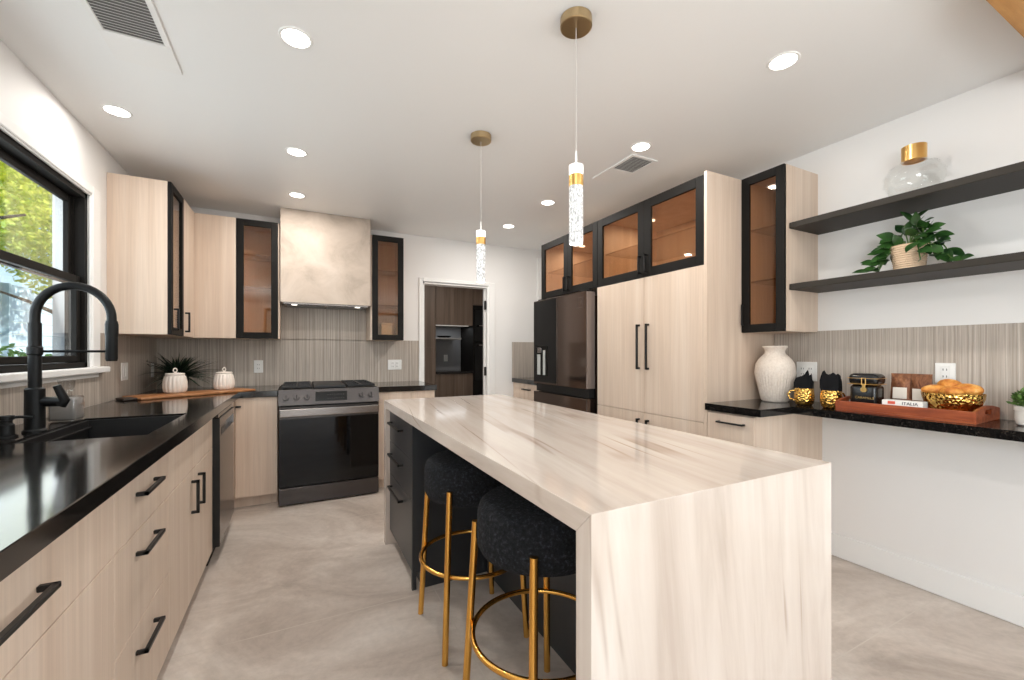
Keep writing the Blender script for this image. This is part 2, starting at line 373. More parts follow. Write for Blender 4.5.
# unseen rear sliding glazing, assumed as a daylight source
w2 = struct(bpy.data.objects.new('window_2', None)); COL.objects.link(w2); w2.location = (.9, RY-.1, 0)
m = MB()
for x in (-.75, .32, 1.4, 2.49): m.box(x, RY-.12, 0, x+.06, RY-.06, 2.3)
m.box(-.75, RY-.12, 0, 2.55, RY-.06, .06); m.box(-.75, RY-.12, 2.24, 2.55, RY-.06, 2.3)
m.build('frame', M_BLACK, w2); B(-.7, RY-.095, .05, 2.5, RY-.09, 2.25).build('glass', M_GLASS, w2)
w3 = struct(bpy.data.objects.new('added_window_3', None)); COL.objects.link(w3); w3.location = (LW-.1, -1.7, .9)  # unseen window added to hold the side fill lamp
m = MB()
for y in (-2.5, -1.72, -.94): m.box(LW-.12, y, .9, LW-.07, y+.04, 2.1)
m.box(LW-.12, -2.5, .9, LW-.07, -.9, .94); m.box(LW-.12, -2.5, 2.06, LW-.07, -.9, 2.1); m.build('frame', M_BLACK, w3)
B(LW-.1, -2.47, .93, LW-.094, -.93, 2.07).build('glass', M_GLASS, w3)
w4 = struct(bpy.data.objects.new('added_window_4', None)); COL.objects.link(w4); w4.location = (RW+.08, -1.7, .9)  # unseen window added to hold the opposite fill lamp
m = MB()
for y in (-2.5, -1.72, -.94): m.box(RW+.05, y, .9, RW+.1, y+.04, 2.1)
m.box(RW+.05, -2.5, .9, RW+.1, -.9, .94); m.box(RW+.05, -2.5, 2.06, RW+.1, -.9, 2.1); m.build('frame', M_BLACK, w4)
B(RW+.072, -2.47, .93, RW+.078, -.93, 2.07).build('glass', M_GLASS, w4)
# baseboard of the right wall
m = MB(); m.box(RW-.016, RY, 0, RW, 1.42, .135, .003)
struct(m.build('baseboard_right', M_TRIM))
struct(B(LW, RY, 0, LW+.016, .5, .135, .003).build('baseboard_left', M_TRIM))
# tile backsplashes
m = MB(); m.box(LW, .56, .914, LW+.008, WY0-.06, 1.337); m.box(LW, WY0-.06, .914, LW+.008, WY1+.06, 1.10); m.box(LW, WY1+.06, .914, LW+.008, BY, 1.337)
struct(m.build('trim_2', M_BSP), 'ribbed taupe tile backsplash on the left wall')
m = MB(); m.box(LW+.008, BY-.008, .914, 1.16, BY, 1.345); m.box(-.16, BY-.008, 1.34, .64, BY, 1.66)
struct(m.build('trim_3', M_BSP), 'ribbed taupe tile backsplash behind the range')
struct(B(RW-.008, .2, .914, RW, 1.735, 1.352).build('trim_4', M_BSP), 'ribbed taupe tile backsplash above the ledge')
struct(B(2.29, BY-.008, .914, RW, BY, 1.345).build('trim_5', M_BSP), 'ribbed taupe tile beside the fridge')
# doorway
d1 = struct(bpy.data.objects.new('door_1', None)); COL.objects.link(d1); d1.location = (1.57, BY, 0)
m = MB(); m.box(DX0-.042, BY-.018, 0, DX0, BY, DZ+.045, .004); m.box(DX1+.02, BY-.018, 0, DX1+.095, BY, DZ+.045, .004); m.box(DX0, BY-.018, DZ+.005, DX1+.02, BY, DZ+.045, .004)
m.build('casing', M_TRIM, d1)
m = MB(); m.box(DX0, BY, 0, DX0+.02, BY+.12, DZ); m.box(DX1, BY-.004, 0, DX1+.02, BY+.12, DZ+.004); m.box(DX0, BY, DZ-.015, DX1, BY+.12, DZ+.005); m.box(DX1-.012, BY+.05, 0, DX1, BY+.09, DZ)
m.build('jamb', M_TRIM, d1)
m = MB()
for z in (.25, 1.0, 1.77): m.box(DX1-.018, BY+.015, z-.05, DX1-.001, BY+.05, z+.05, .002); m.cyl((DX1-.02, BY+.01, z-.052), (DX1-.02, BY+.01, z+.052), .008, seg=10)
m.build('hinge', M_HANDLE, d1)
# wood beam over the near right corner
struct(B(1.95, .06, 2.385, RW, .531, ZC).build('trim_6', M_OAK), 'oak ceiling beam in the near right corner')

# window above the sink
w1 = struct(bpy.data.objects.new('window_1', None)); COL.objects.link(w1); w1.location = (LW, 2.43, WZ0)
m = MB(); c = .085
m.box(LW, WY1+.004, WZ0, LW+.018, WY1+c+.02, WZ1+c-.03, .004); m.box(LW, WY0-c-.02, WZ0, LW+.018, WY0-.004, WZ1+c-.03, .004); m.box(LW, WY0, WZ1+.004, LW+.018, WY1, WZ1+c-.03, .004)
m.box(LW, WY1-.006, WZ0, LW+.010, WY1+.006, WZ1+.004, .002); m.box(LW, WY0, WZ1-.004, LW+.010, WY1, WZ1+.006, .002)
m.build('casing', M_TRIM, w1)
m = MB(); m.box(LW-.045, WY0-.13, WZ0-.034, LW+.05, WY1+.15, WZ0, .006, 2); m.box(LW-.001, WY0-.1, WZ0-.06, LW+.012, WY1+.1, WZ0-.034)
m.build('sill', M_TRIM, w1)
fx0, fx1 = LW-.09, LW-.006
m = MB(); t = .03
m.box(fx0, WY0, WZ0, fx1, WY0+t, WZ1); m.box(fx0, WY1-t, WZ0, fx1, WY1, WZ1); m.box(fx0, WY0, WZ0, fx1, WY1, WZ0+t); m.box(fx0, WY0, WZ1-t, fx1, WY1, WZ1)
m.box(LW-.058, WY1-t-.012, WZ0+t, LW-.052, WY1-t, WZ1-t); m.build('frame', M_BLACK, w1)
def sash(xa, xb, z0, z1, name, rail):
    m = MB(); a, b, t = WY0+.032, WY1-.032, .042
    m.box(xa, a, z0, xb, a+t, z1, .003); m.box(xa, b-t, z0, xb, b, z1, .003); m.box(xa, a+t, z0, xb, b-t, z0+rail, .003); m.box(xa, a+t, z1-.04, xb, b-t, z1, .003)
    o = m.build(name, M_BLACK, w1)
    B((xa+xb)/2-.003, a+t-.004, z0+rail-.004, (xa+xb)/2+.003, b-t+.004, z1-.036).build('glass', M_GLASS, o)
    return o
sash(LW-.082, LW-.058, 1.60, WZ1-.032, 'upper_sash', .04)
ls = sash(LW-.052, LW-.024, WZ0+.032, 1.645, 'lower_sash', .035)
B(LW-.045, 2.38, 1.645, LW-.03, 2.48, 1.66, .004).build('latch', M_BLACK, ls)

# ================================================================== KITCHEN CABINETRY
def handle_bar(p0, p1, out, parent, r=.006, proj=.025, name='handle', m=M_HANDLE):
    """square bar pull between p0 and p1, standing proj off the face along out"""
    p0, p1, out = Vector(p0), Vector(p1), Vector(out); d = (p1-p0).normalized()
    mb = MB()
    def bar(a, b):
        lo = [min(a[i], b[i])-r for i in range(3)]; hi = [max(a[i], b[i])+r for i in range(3)]; mb.box(*lo, *hi, .0015)
    bar(p0+out*proj, p1+out*proj); bar(p0+out*r, p0+out*proj); bar(p1+out*r, p1+out*proj)
    return mb.build(name, m, parent)

# --- left base run
XF = -.437; XB = XF-.02
def left_base(label, y0, y1, fronts):
    t = thing('base_cabinet', label, 'cabinet', ((LW+XF)/2, (y0+y1)/2, 0))
    m = MB(); zt_ = .66 if any(f[0] == 'false_front' for f in fronts) else .862
    m.box(LW+.012, y0+.001, .09, XB-.001, y1-.001, zt_)
    if zt_ < .8: m.box(XB-.02, y0+.001, zt_, XB-.001, y1-.001, .862); m.box(LW+.012, y1-.02, zt_, XB-.02, y1-.001, .862)
    m.build('body', M_WOOD, t)
    B(LW+.012, y0+.001, 0, XB-.06, y1-.001, .09).build('toe_kick', M_WOOD, t)
    for kind, a, b, z0, z1, h in fronts:
        d = B(XB, a+.0015, z0+.0015, XF, b-.0015, z1-.0015, .0012).build(kind, M_WOOD, t)
        if h: handle_bar(h[0], h[1], (1, 0, 0), d)
    return t
g = 'pale base cabinets along the left wall'
left_base('pale wood base cabinet with one wide top drawer, nearest on the left wall run', .53, 1.479,
          [('drawer', .53, 1.479, .676, .866, ((XF, .82, .775), (XF, 1.11, .775))), ('drawer', .53, 1.479, .085, .676, ((XF, .55, .60), (XF, .8, .60)))])
left_base('pale wood three-drawer base cabinet with black bar pulls, left of the sink cabinet', 1.479, 2.0,
          [('drawer', 1.479, 2.0, .676, .866, ((XF, 1.65, .79), (XF, 1.825, .79))), ('drawer', 1.479, 2.0, .39, .676, ((XF, 1.65, .61), (XF, 1.825, .61))), ('drawer', 1.479, 2.0, .085, .39, ((XF, 1.65, .31), (XF, 1.825, .31)))])
left_base('pale wood sink base cabinet with false front and two doors beside the dishwasher', 2.0, 2.92,
          [('false_front', 2.0, 2.92, .676, .866, None), ('door', 2.0, 2.46, .085, .676, ((XF, 2.39, .485), (XF, 2.39, .625))), ('door', 2.46, 2.92, .085, .676, ((XF, 2.53, .485), (XF, 2.53, .625)))])
# --- dishwasher
dw = thing('dishwasher', 'stainless dishwasher with recessed handle slot under the black counter', 'dishwasher', (-.72, 3.23, 0))
B(LW+.03, 2.925, .1, -.452, 3.535, .862).build('body', M_DARK, dw)
m = MB(); m.box(-.45, 2.926, .10, -.402, 3.53, .735, .003); m.box(-.45, 2.926, .795, -.402, 3.53, .838, .003); m.box(-.45, 2.926, .735, -.43, 3.53, .795)
m.box(-.45, 2.926, .735, -.402, 2.955, .795); m.box(-.45, 3.50, .735, -.402, 3.53, .795)
m.build('door', M_SSL, dw)
B(-.452, 2.9255, .10, -.4025, 2.928, .838).build('door_edge', M_DARK, dw)
B(-.45, 2.93, .842, -.41, 3.53, .862).build('control_strip', M_BGLASS, dw)
B(-.9, 2.93, 0, -.46, 3.53, .1).build('kick_plate', M_BLACK, dw)
# --- back run base
YF = 3.87
t = thing('base_cabinet', 'pale wood full-door base cabinet between the dishwasher and the range', 'cabinet', (-.6, 4.2, 0))
m = MB(); m.box(LW+.012, 3.895, .1, -.148, BY-.012, .862); m.box(LW+.012, 3.54, .1, -.46, 3.895, .862); m.box(-.46, 3.54, .085, -.437, 3.89, .862); m.build('body', M_WOOD, t)
m = MB(); m.box(LW+.02, 3.93, 0, -.148, 4.4, .1); m.box(LW+.02, 3.54, 0, -.5, 3.93, .1); m.build('toe_kick', M_WOOD, t)
d = B(-.434, YF, .088, -.149, 3.892, .866, .0012).build('door', M_WOOD, t)
B(-.43, YF-.02, .792, -.395, YF, .804, .002).build('handle', M_HANDLE, d)
t = thing('base_cabinet', 'pale wood base cabinet right of the range, beside the doorway', 'cabinet', (.89, 4.2, 0))
B(.632, 3.895, .1, 1.148, BY-.012, .862).build('body', M_WOOD, t); B(.632, 3.93, 0, 1.14, 4.4, .1).build('toe_kick', M_WOOD, t)
d = B(.633, YF, .088, .93, 3.892, .866, .0012).build('door', M_WOOD, t); handle_bar((.90, YF, .60), (.90, YF, .78), (0, -1, 0), d)
d = B(.933, YF, .088, 1.147, 3.892, .866, .0012).build('door', M_WOOD, t); handle_bar((.96, YF, .60), (.96, YF, .78), (0, -1, 0), d)
# --- countertops
SX0, SX1, SY0, SY1 = -.875, -.50, 2.01, 2.63
CZ0, CZ1 = .866, .914
m = MB(); e = .002
ci = XF+.03
ring_o = [(LW+.009, .53), (ci, .53), (ci, 3.85), (-.146, 3.85), (-.146, BY-.009), (LW+.009, BY-.009)]
m.box(LW+.009, .53, CZ0, ci, SY0, CZ1, e); m.box(LW+.009, SY1, CZ0, ci, 3.85, CZ1, e); m.box(LW+.009, SY0, CZ0, SX0, SY1, CZ1); m.box(SX1, SY0, CZ0, ci, SY1, CZ1, 0)
m.box(LW+.009, 3.85, CZ0, -.146, BY-.009, CZ1, e)
tag(m.build('countertop', M_GRAN, loc=(-.73, 2.5, CZ0)), 'L-shaped polished black stone countertop with the sink cut into it', 'countertop')
tag(B(.63, 3.85, CZ0, 1.165, BY-.009, CZ1, e).build('countertop', M_GRAN, loc=(.9, 4.2, CZ0)), 'short black stone countertop between the range and the doorway', 'countertop')
# --- sink
sk_ = thing('sink', 'black composite single-bowl sink set in the black counter below the window', 'sink', ((SX0+SX1)/2, (SY0+SY1)/2, .69))
m = MB(); w = .012; zt = .905
a, b, c, d_ = SX0, SY0, SX1, SY1
m.box(a, b, .69, c, d_, .70); m.box(a, b, .70, a+w, d_, zt); m.box(c-w, b, .70, c, d_, zt); m.box(a+w, b, .70, c-w, b+w, zt); m.box(a+w, d_-w, .70, c-w, d_, zt)
m.box(a+w, b+w, .868, a+w+.012, d_-w, .876); m.box(c-w-.012, b+w, .868, c-w, d_-w, .876)
m.build('bowl', M_SINK, sk_)
m = MB(); m.lathe([(0, .703), (.035, .703), (.042, .706), (.05, .701)], ((a+c)/2, (b+d_)/2, 0), 24); m.build('drain', M_SSL, sk_, smooth=True)
# --- faucet
fx, fy, fz = -.905, 2.28, CZ1
fa = thing('faucet', 'matte black spring-arc kitchen faucet with lever handle behind the sink', 'faucet', (fx, fy, fz))
MB().lathe([(0, 0), (.034, 0), (.034, .006), (.029, .012), (.0285, .165), (.024, .17), (.0, .17)], (fx, fy, fz), 28).build('body', M_FAUCET, fa, smooth=True)
MB().cyl((fx, fy, fz+.165), (fx, fy, fz+.42), .019, seg=24).build('riser', M_FAUCET, fa, smooth=True)
R_ = .112; zc = fz+.445
pts = [(fx, fy, fz+.40)]+[(fx+R_-R_*math.cos(a), fy, zc+R_*1.12*math.sin(a)) for a in [PI*i/24 for i in range(25)]]+[(fx+2*R_, fy, zc-.03)]
m = MB(); m.tube(pts, .0155, 16); m.build('arc_hose', M_FAUCET, fa, smooth=True)
m = MB(); m.lathe([(0, 0), (.017, 0), (.0195, .01), (.0195, .10), (.021, .11), (.021, .15), (.018, .165), (0, .165)], (fx+2*R_, fy, zc-.175), 24); m.build('spray_head', M_FAUCET, fa, smooth=True)
m = MB(); m.cyl((fx, fy, zc-.135), (fx+2*R_, fy, zc-.135), .005, seg=10); m.lathe([(.019, 0), (.0225, .004), (.0225, .03), (.019, .034)], (fx, fy, zc-.15), 24); m.build('support_rod', M_FAUCET, fa, smooth=True)
m = MB(); m.cyl((fx+.02, fy-.0, fz+.115), (fx+.085, fy-.02, fz+.112), .02, .017, 18); m.tube([(fx+.08, fy-.02, fz+.10), (fx+.092, fy-.022, fz+.118), (fx+.072, fy-.03, fz+.178)], [.017, .016, .012], 12); m.build('lever_handle', M_FAUCET, fa, smooth=True)
sp = thing('soap_dispenser', 'small matte black soap pump at the counter edge left of the faucet', 'soap dispenser', (-.935, 2.17, fz))
MB().lathe([(0, 0), (.03, 0), (.03, .005), (.022, .01), (.021, .045), (.016, .05), (.016, .062), (.021, .064), (.021, .078), (0, .08)], (-.935, 2.17, fz), 24).build('body', M_FAUCET, sp, smooth=True)
MB().tube([(-.935, 2.17, fz+.07), (-.90, 2.17, fz+.072), (-.865, 2.17, fz+.068)], .005, 10).build('spout', M_FAUCET, sp, smooth=True)
bo = thing('glass_bottle', 'square clear glass bottle with stopper beside the black faucet', 'bottle', (-.925, 2.585, fz))
def rsq(hw, z, r): return [(hw, z)]
m = MB(); m.box(-.973, 2.537, fz, -.877, 2.633, fz+.112, .014, 3); m.lathe([(.022, .108), (.018, .118), (.018, .132), (.024, .134), (.024, .138)], (-.925, 2.585, fz), 20); m.build('body', M_BOTTLE, bo, smooth=True)
m = MB(); m.box(-.970, 2.540, fz+.004, -.880, 2.630, fz+.104, .012, 3); m.build('contents', mat('pale_grey_soap', hexlin(158, 153, 149), .35), bo, smooth=True)
m = MB(); m.lathe([(0, .138), (.02, .138), (.026, .15), (.028, .17), (.03, .182), (0, .184)], (-.925, 2.585, fz), 20); m.build('stopper', M_BOTTLE, bo, smooth=True)

# --- upper cabinets
UZ0, UZ1 = 1.338, 2.345
def glass_door(name, parent, axis, f, a0, a1, z0, z1, out, st=.055, th=.02):
    """framed glass door on plane coordinate f. axis 'x': face normal along X (a = Y), axis 'y': face normal along Y (a = X)."""
    m = MB()
    def bx(p, q, za, zb):
        if axis == 'x': m.box(f-out*th, p, za, f, q, zb, .0015)
        else: m.box(p, f-out*th, za, q, f, zb, .0015)
    bx(a0, a0+st, z0, z1); bx(a1-st, a1, z0, z1); bx(a0+st, a1-st, z0, z0+st); bx(a0+st, a1-st, z1-st, z1)
    d = m.build('door', M_BLACK, parent)
    m = MB(); c = f-out*th*.55
    if axis == 'x': m.box(c-.002, a0+st-.003, z0+st-.003, c+.002, a1-st+.003, z1-st+.003)
    else: m.box(a0+st-.003, c-.002, z0+st-.003, a1-st+.003, c+.002, z1-st+.003)
    m.build('glass_pane', M_BRONZE, d)
    return d
PUCK_FILL = 1.3
def carcass(t, x0, y0, z0, x1, y1, z1, openf, p=.018, shelves=(), shelf_glass=True, inset=None):
    """open box cabinet, open towards openf in '+x','-x','-y'"""
    m = MB()
    m.box(x0, y0, z0, x1, y1, z0+p); m.box(x0, y0, z1-p, x1, y1, z1)
    if openf == '-y': m.box(x0, y0, z0+p, x0+p, y1, z1-p); m.box(x1-p, y0, z0+p, x1, y1, z1-p); m.box(x0+p, y1-p, z0+p, x1-p, y1, z1-p)
    if openf == '+x': m.box(x0, y0, z0+p, x0+p, y1, z1-p); m.box(x0+p, y0, z0+p, x1, y0+p, z1-p); m.box(x0+p, y1-p, z0+p, x1, y1, z1-p)
    if openf == '-x': m.box(x1-p, y0, z0+p, x1, y1, z1-p); m.box(x0, y0, z0+p, x1-p, y0+p, z1-p); m.box(x0, y1-p, z0+p, x1-p, y1, z1-p)
    m.build('body', M_WOOD, t)
    n_p = 2 if y1-y0 > .6 else 0  # assumed pucks, added to brighten the insides of the wide glass cabinets
    for k in range(n_p):
        px, py = (x0+x1)/2, y0+(y1-y0)*(k+.5)/n_p
        pk = MB().cyl((px, py, z1-p-.006), (px, py, z1-p-.0005), .028, seg=20).build('assumed_puck', M_LED, t)
        L = light('cabinet_fill', 'AREA', (px, py, z1-p-.012), (0, 0, 0), PUCK_FILL, (1, .88, .74), shape='DISK', size=.05)
    for zs in shelves:
        q = p+.001; B(x0+q+(.03 if openf == '-x' else 0), y0+q+(.03 if openf == '-y' else 0), zs-.006, x1-q-(.03 if openf == '+x' else 0), y1-q, zs+.006).build('shelf', M_GSHELF, t)
XU = -.745; YU = 4.18
t = thing('wall_cabinet', 'narrow upper cabinet with black framed glass door beside the window', 'cabinet', (-.9, 3.66, UZ0))
carcass(t, LW+.001, 3.49, UZ0, XU-.021, 3.83, UZ1, '+x', shelves=(1.66, 2.0))
d = glass_door('door', t, 'x', XU, 3.491, 3.829, UZ0, UZ1, 1, .05)
handle_bar((XU, 3.55, 1.375), (XU, 3.55, 1.51), (1, 0, 0), d)
t = thing('wall_cabinet', 'pale wood corner upper cabinet with plain door, right of the narrow glass one', 'cabinet', (-.9, 4.17, UZ0))
m = MB(); m.box(LW+.001, 3.832, UZ0, XU-.021, YU+.02, UZ1); m.box(LW+.001, YU+.02, UZ0, -.773, BY-.001, UZ1); m.build('body', M_WOOD, t)
d = B(XU-.02, 3.832, UZ0, XU, 4.176, UZ1, .0012).build('door', M_WOOD, t); handle_bar((XU, 3.87, 1.375), (XU, 3.87, 1.51), (1, 0, 0), d)
t = thing('wall_cabinet', 'pale wood upper cabinet with plain door on the back wall', 'cabinet', (-.6, 4.35, UZ0))
B(-.772, YU+.021, UZ0, -.466, BY-.001, UZ1).build('body', M_WOOD, t)
B(-.750, YU, UZ0, -.4645, YU+.02, UZ1, .0012).build('door', M_WOOD, t)
t = thing('wall_cabinet', 'black framed glass upper cabinet left of the plaster range hood', 'cabinet', (-.3, 4.35, UZ0))
carcass(t, -.463, YU+.021, UZ0, -.143, BY-.001, UZ1, '-y', shelves=(1.78, 2.06))
glass_door('door', t, 'y', YU, -.462, -.156, UZ0, UZ1, -1, .053)
t = thing('wall_cabinet', 'black framed glass upper cabinet right of the plaster range hood', 'cabinet', (.78, 4.35, UZ0))
carcass(t, .618, YU+.021, UZ0, .925, BY-.001, UZ1, '-y', shelves=(1.68, 2.02))
glass_door('door', t, 'y', YU, .631, .926, UZ0, UZ1, -1, .053)
cupt = thing('gift_box', 'small cream box inside the glass cabinet right of the hood', 'box', (.79, 4.36, UZ0+.018))
B(.735, 4.30, UZ0+.0181, .84, 4.40, UZ0+.15, .004).build('body', M_LABEL, cupt); B(.732, 4.297, UZ0+.15, .843, 4.403, UZ0+.175, .004).build('lid', M_CERAMIC, cupt)
# --- range hood
t = thing('range_hood', 'plaster-finished box range hood above the cooktop reaching the ceiling', 'range hood', (.237, 4.34, 1.648))
m = MB(); HX0, HX1, HY = -.138, .612, 4.165
m.box(HX0, HY, 1.66, HX1, HY+.012, ZC-.001, .002); m.box(HX0, HY+.012, 1.66, HX0+.012, BY-.009, ZC-.001); m.box(HX1-.012, HY+.012, 1.66, HX1, BY-.009, ZC-.001); m.box(HX0+.012, HY+.012, 1.70, HX1-.012, BY-.009, 1.712)
m.build('shroud', M_CONC, t)
B(HX0+.02, HY+.02, 1.645, HX1-.02, BY-.01, 1.70, .003).build('insert', M_SSL, t)
m = MB()
for k in range(2): m.box(HX0+.05+k*.33, HY+.07, 1.640, HX0+.05+k*.33+.31, BY-.07, 1.645)
m.build('filter', M_SS, t)
for k, x in enumerate((-.03, .5)):
    o = MB().cyl((x, HY+.045, 1.641), (x, HY+.045, 1.646), .022, seg=20).build('lamp', M_LED, t)

# --- range
RX0, RX1, RYF = -.139, .623, 3.768
rg = thing('range', 'slide-in stainless gas range with black glass oven door below the hood', 'oven range', ((RX0+RX1)/2, 4.1, 0))
B(RX0+.003, RYF+.045, .02, RX1-.003, BY-.012, .885).build('body', M_BLACK, rg)
m = MB(); m.box(RX0-.003, RYF+.055, .885, RX1+.003, BY-.012, .918, .004); m.build('cooktop', M_BLACK, rg)
m = MB(); m.prism([(RYF-.012, .80), (RYF+.06, .80), (RYF+.06, .92), (RYF+.018, .92)], RX0, RX1, 'x'); m.build('control_panel', M_SS, rg)
sl = math.atan2(.03, .12)
def on_panel(z): return RYF-.012+(z-.80)*.03/.12
for i, x in enumerate((-.085, -.012, .064, .482, .556)):
    z = .858; y = on_panel(z); nrm = Vector((0, -math.cos(sl), math.sin(sl)))
    p = Vector((x, y, z)); m = MB(); m.cyl(p, p+nrm*.008, .027, seg=24); m.cyl(p+nrm*.008, p+nrm*.034, .021, .019, 24)
    k = m.build('knob', M_SS, rg, smooth=True)
    q = p+nrm*.0345; B(x-.003, q.y-.003, q.z-.018, x+.003, q.y+.004, q.z+.018, .001).build('pointer', M_BLACK, k)
z0, z1 = .826, .898
m = MB(); m.prism([(on_panel(z0)-.0035, z0), (on_panel(z0)+.002, z0), (on_panel(z1)+.002, z1), (on_panel(z1)-.0035, z1)], .125, .365, 'x'); dsp = m.build('display', M_BGLASS, rg)
for iz in range(2):
    for ix in range(8):
        zz = .84+iz*.03; yy = on_panel(zz)-.0046
        B(.215+ix*.017, yy-.0003, zz, .215+ix*.017+.008, yy+.001, zz+.006).build('button', M_SS, dsp)
# grates
for i, (xa, xb, kind) in enumerate(((RX0+.02, .105, 'g'), (.115, .365, 'p'), (.375, RX1-.02, 'g'))):
    m = MB(); ya, yb = RYF+.085, BY-.05
    if kind == 'g':
        for x in (xa, (xa+xb)/2-.006, xb-.012): m.box(x, ya, .93, x+.012, yb, .945, .002)
        for k in range(5): y = ya+(yb-ya-.012)*k/4; m.box(xa, y, .93, xb, y+.012, .945, .002)
        for x in (xa, xb-.012):
            for y in (ya, yb-.012): m.box(x, y, .916, x+.012, y+.012, .93)
        m.build('grate', M_CAST, rg)
        for y in (ya+.16, ya+.44): MB().lathe([(0, .934), (.035, .932), (.045, .925), (.045, .917)], ((xa+xb)/2, y, 0), 20).build('burner', M_CAST, rg, smooth=True)
    else:
        m.box(xa, ya, .918, xb, yb, .943, .006); m.build('griddle', M_CAST, rg)
d = B(RX0+.002, RYF, .15, RX1-.002, RYF+.043, .79, .004).build('oven_door', M_SS, rg)
gl = B(RX0+.006, RYF-.004, .155, RX1-.006, RYF, .69, .001).build('glass_panel', M_BGLASS, d)
m = MB(); m.box(RX0+.006, RYF-.055, .712, RX1-.006, RYF-.035, .775, .007, 2); m.box(RX0+.03, RYF-.04, .73, RX0+.055, RYF+.001, .757); m.box(RX1-.055, RYF-.04, .73, RX1-.03, RYF+.001, .757)
m.build('handle', M_SSL, d)
B(RX0+.002, RYF, .012, RX1-.002, RYF+.043, .143, .003).build('storage_drawer', M_SS, rg)
B(RX0+.03, RYF+.06, 0, RX1-.03, BY-.1, .02).build('base', M_DARK, rg)

# --- fridge-side tall block (right wall), faces -X
XT = 2.21
t = thing('base_cabinet', 'small pale drawer cabinet between the fridge and the back wall', 'cabinet', (2.6, 4.13, 0))
B(2.325, 3.775, .1, RW-.001, BY-.009, .866).build('body', M_WOOD, t); B(2.36, 3.775, 0, RW-.001, BY-.009, .1).build('toe_kick', M_WOOD, t)
d = B(2.305, 3.777, .69, 2.325, BY-.011, .862, .0012).build('drawer', M_WOOD, t); handle_bar((2.305, 4.08, .80), (2.305, 4.24, .80), (-1, 0, 0), d)
d = B(2.305, 3.777, .1, 2.325, BY-.011, .687, .0012).build('drawer', M_WOOD, t); handle_bar((2.305, 4.08, .62), (2.305, 4.24, .62), (-1, 0, 0), d)
tag(B(2.285, 3.775, .866, RW-.001, BY-.009, .914, .002).build('countertop', M_GRAN, loc=(2.6, 4.13, .866)), 'small black stone countertop left of the fridge', 'countertop')
# tall pantry
t = thing('tall_cabinet', 'tall pale wood pantry with two long doors right of the fridge', 'cabinet', (2.55, 2.27, 0))
TY0, TY1 = 1.74, 2.79
m = MB(); m.box(XT+.021, TY0+.02, .1, RW-.001, TY1, 1.758); m.box(XT, TY0, 0, RW-.001, TY0+.02, 2.325); m.build('body', M_WOOD, t)
B(XT+.07, TY0+.02, 0, RW-.001, TY1, .1).build('toe_kick', M_WOOD, t)
md = (TY0+.02+TY1)/2; md = 2.262
for a, b, s_ in ((TY0+.022, md-.0015, 1), (md+.0015, TY1-.001, 0)):
    hy = md-.045 if s_ else md+.045
    d = B(XT, a, .79, XT+.02, b, 1.756, .0012).build('door', M_WOOD, t); handle_bar((XT, hy, 1.105), (XT, hy, 1.415), (-1, 0, 0), d, r=.007)
    d = B(XT, a, .105, XT+.02, b, .787, .0012).build('door', M_WOOD, t); handle_bar((XT, hy, .46), (XT, hy, .735), (-1, 0, 0), d, r=.007)
# glass uppers over
GZ0, GZ1 = 1.76, 2.31
def over(label, y0, y1, ym):
    t = thing('wall_cabinet', label, 'cabinet', (2.55, (y0+y1)/2, GZ0))
    carcass(t, XT+.021, y0+.001, GZ0, RW-.001, y1-.001, GZ1, '-x', shelves=(2.03,))
    for a, b, hy in ((y0+.001, ym-.001, ym-.03), (ym+.001, y1-.001, ym+.03)):
        d = glass_door('door', t, 'x', XT, a, b, GZ0, GZ1, -1, .062)
        handle_bar((XT, hy, GZ0+.03), (XT, hy, GZ0+.15), (-1, 0, 0), d, r=.006)
over('two-door black framed glass cabinet above the tall pantry', TY0+.02, TY1-.001, 2.262)
over('two-door black framed glass cabinet above the fridge', TY1+.001, 3.69, 3.225)
# fridge
fr = thing('fridge', 'black stainless french-door fridge with water dispenser beside the tall pantry', 'fridge', (2.5, 3.28, 0))
FX = 2.135; FY0, FY1 = 2.836, 3.717
B(2.235, FY0+.01, .03, 2.87, FY1-.01, 1.70).build('body', M_BSS, fr)
B(2.26, FY0+.03, 0, 2.8, FY1-.03, .03).build('base', M_DARK, fr)
fm = 3.282
m = MB(); m.box(FX, FY0, .91, 2.225, fm-.003, 1.735, .006, 2); dr = m.build('door', M_BSS, fr)
m = MB(); m.box(FX, fm+.003, .91, 2.225, FY1, 1.735, .006, 2); dl = m.build('door', M_BSS, fr)
B(FX+.004, FY0-.0015, .916, 2.222, FY0+.001, 1.729).build('door_edge', mat('lit_tone_door_edge', hexlin(138, 126, 120), .4, .4), dr)  # lighter grey strip paints in the light on the door's side
B(FX-.002, fm+.012, .93, FX+.001, FY1-.008, 1.725).build('glass_panel', M_BGLASS, dl)
B(FX-.001, fm-.003, .915, FX+.02, fm+.003, 1.73).build('center_strip', M_SSL, fr)
B(FX+.03, FY0+.01, .835, 2.225, FY1-.01, .908).build('handle_recess', M_DARK, fr)
m = MB(); m.box(FX, FY0, .45, 2.225, FY1, .83, .006, 2); m.build('freezer_drawer', M_BSS, fr)
m = MB(); m.box(FX, FY0, .04, 2.225, FY1, .445, .006, 2); m.build('freezer_drawer', M_BSS, fr)
for y in (FY0+.03, FY1-.14): B(2.17, y, 1.735, 2.23, y+.11, 1.752, .003).build('hinge_cover', M_BLACK, fr)
ds = thing
dp = B(FX-.004, 3.44, .99, FX-.0022, 3.66, 1.285, .001).build('dispenser', M_BLACK, dl)
m = MB(); m.box(FX-.006, 3.485, 1.0, FX-.0042, 3.525, 1.24); m.box(FX-.006, 3.575, 1.0, FX-.0042, 3.635, 1.20); m.build('dispenser_back', mat('lit_tone_dispenser_panel', hexlin(190, 194, 192), .3), dp)  # pale colour stands in for the dispenser's own light
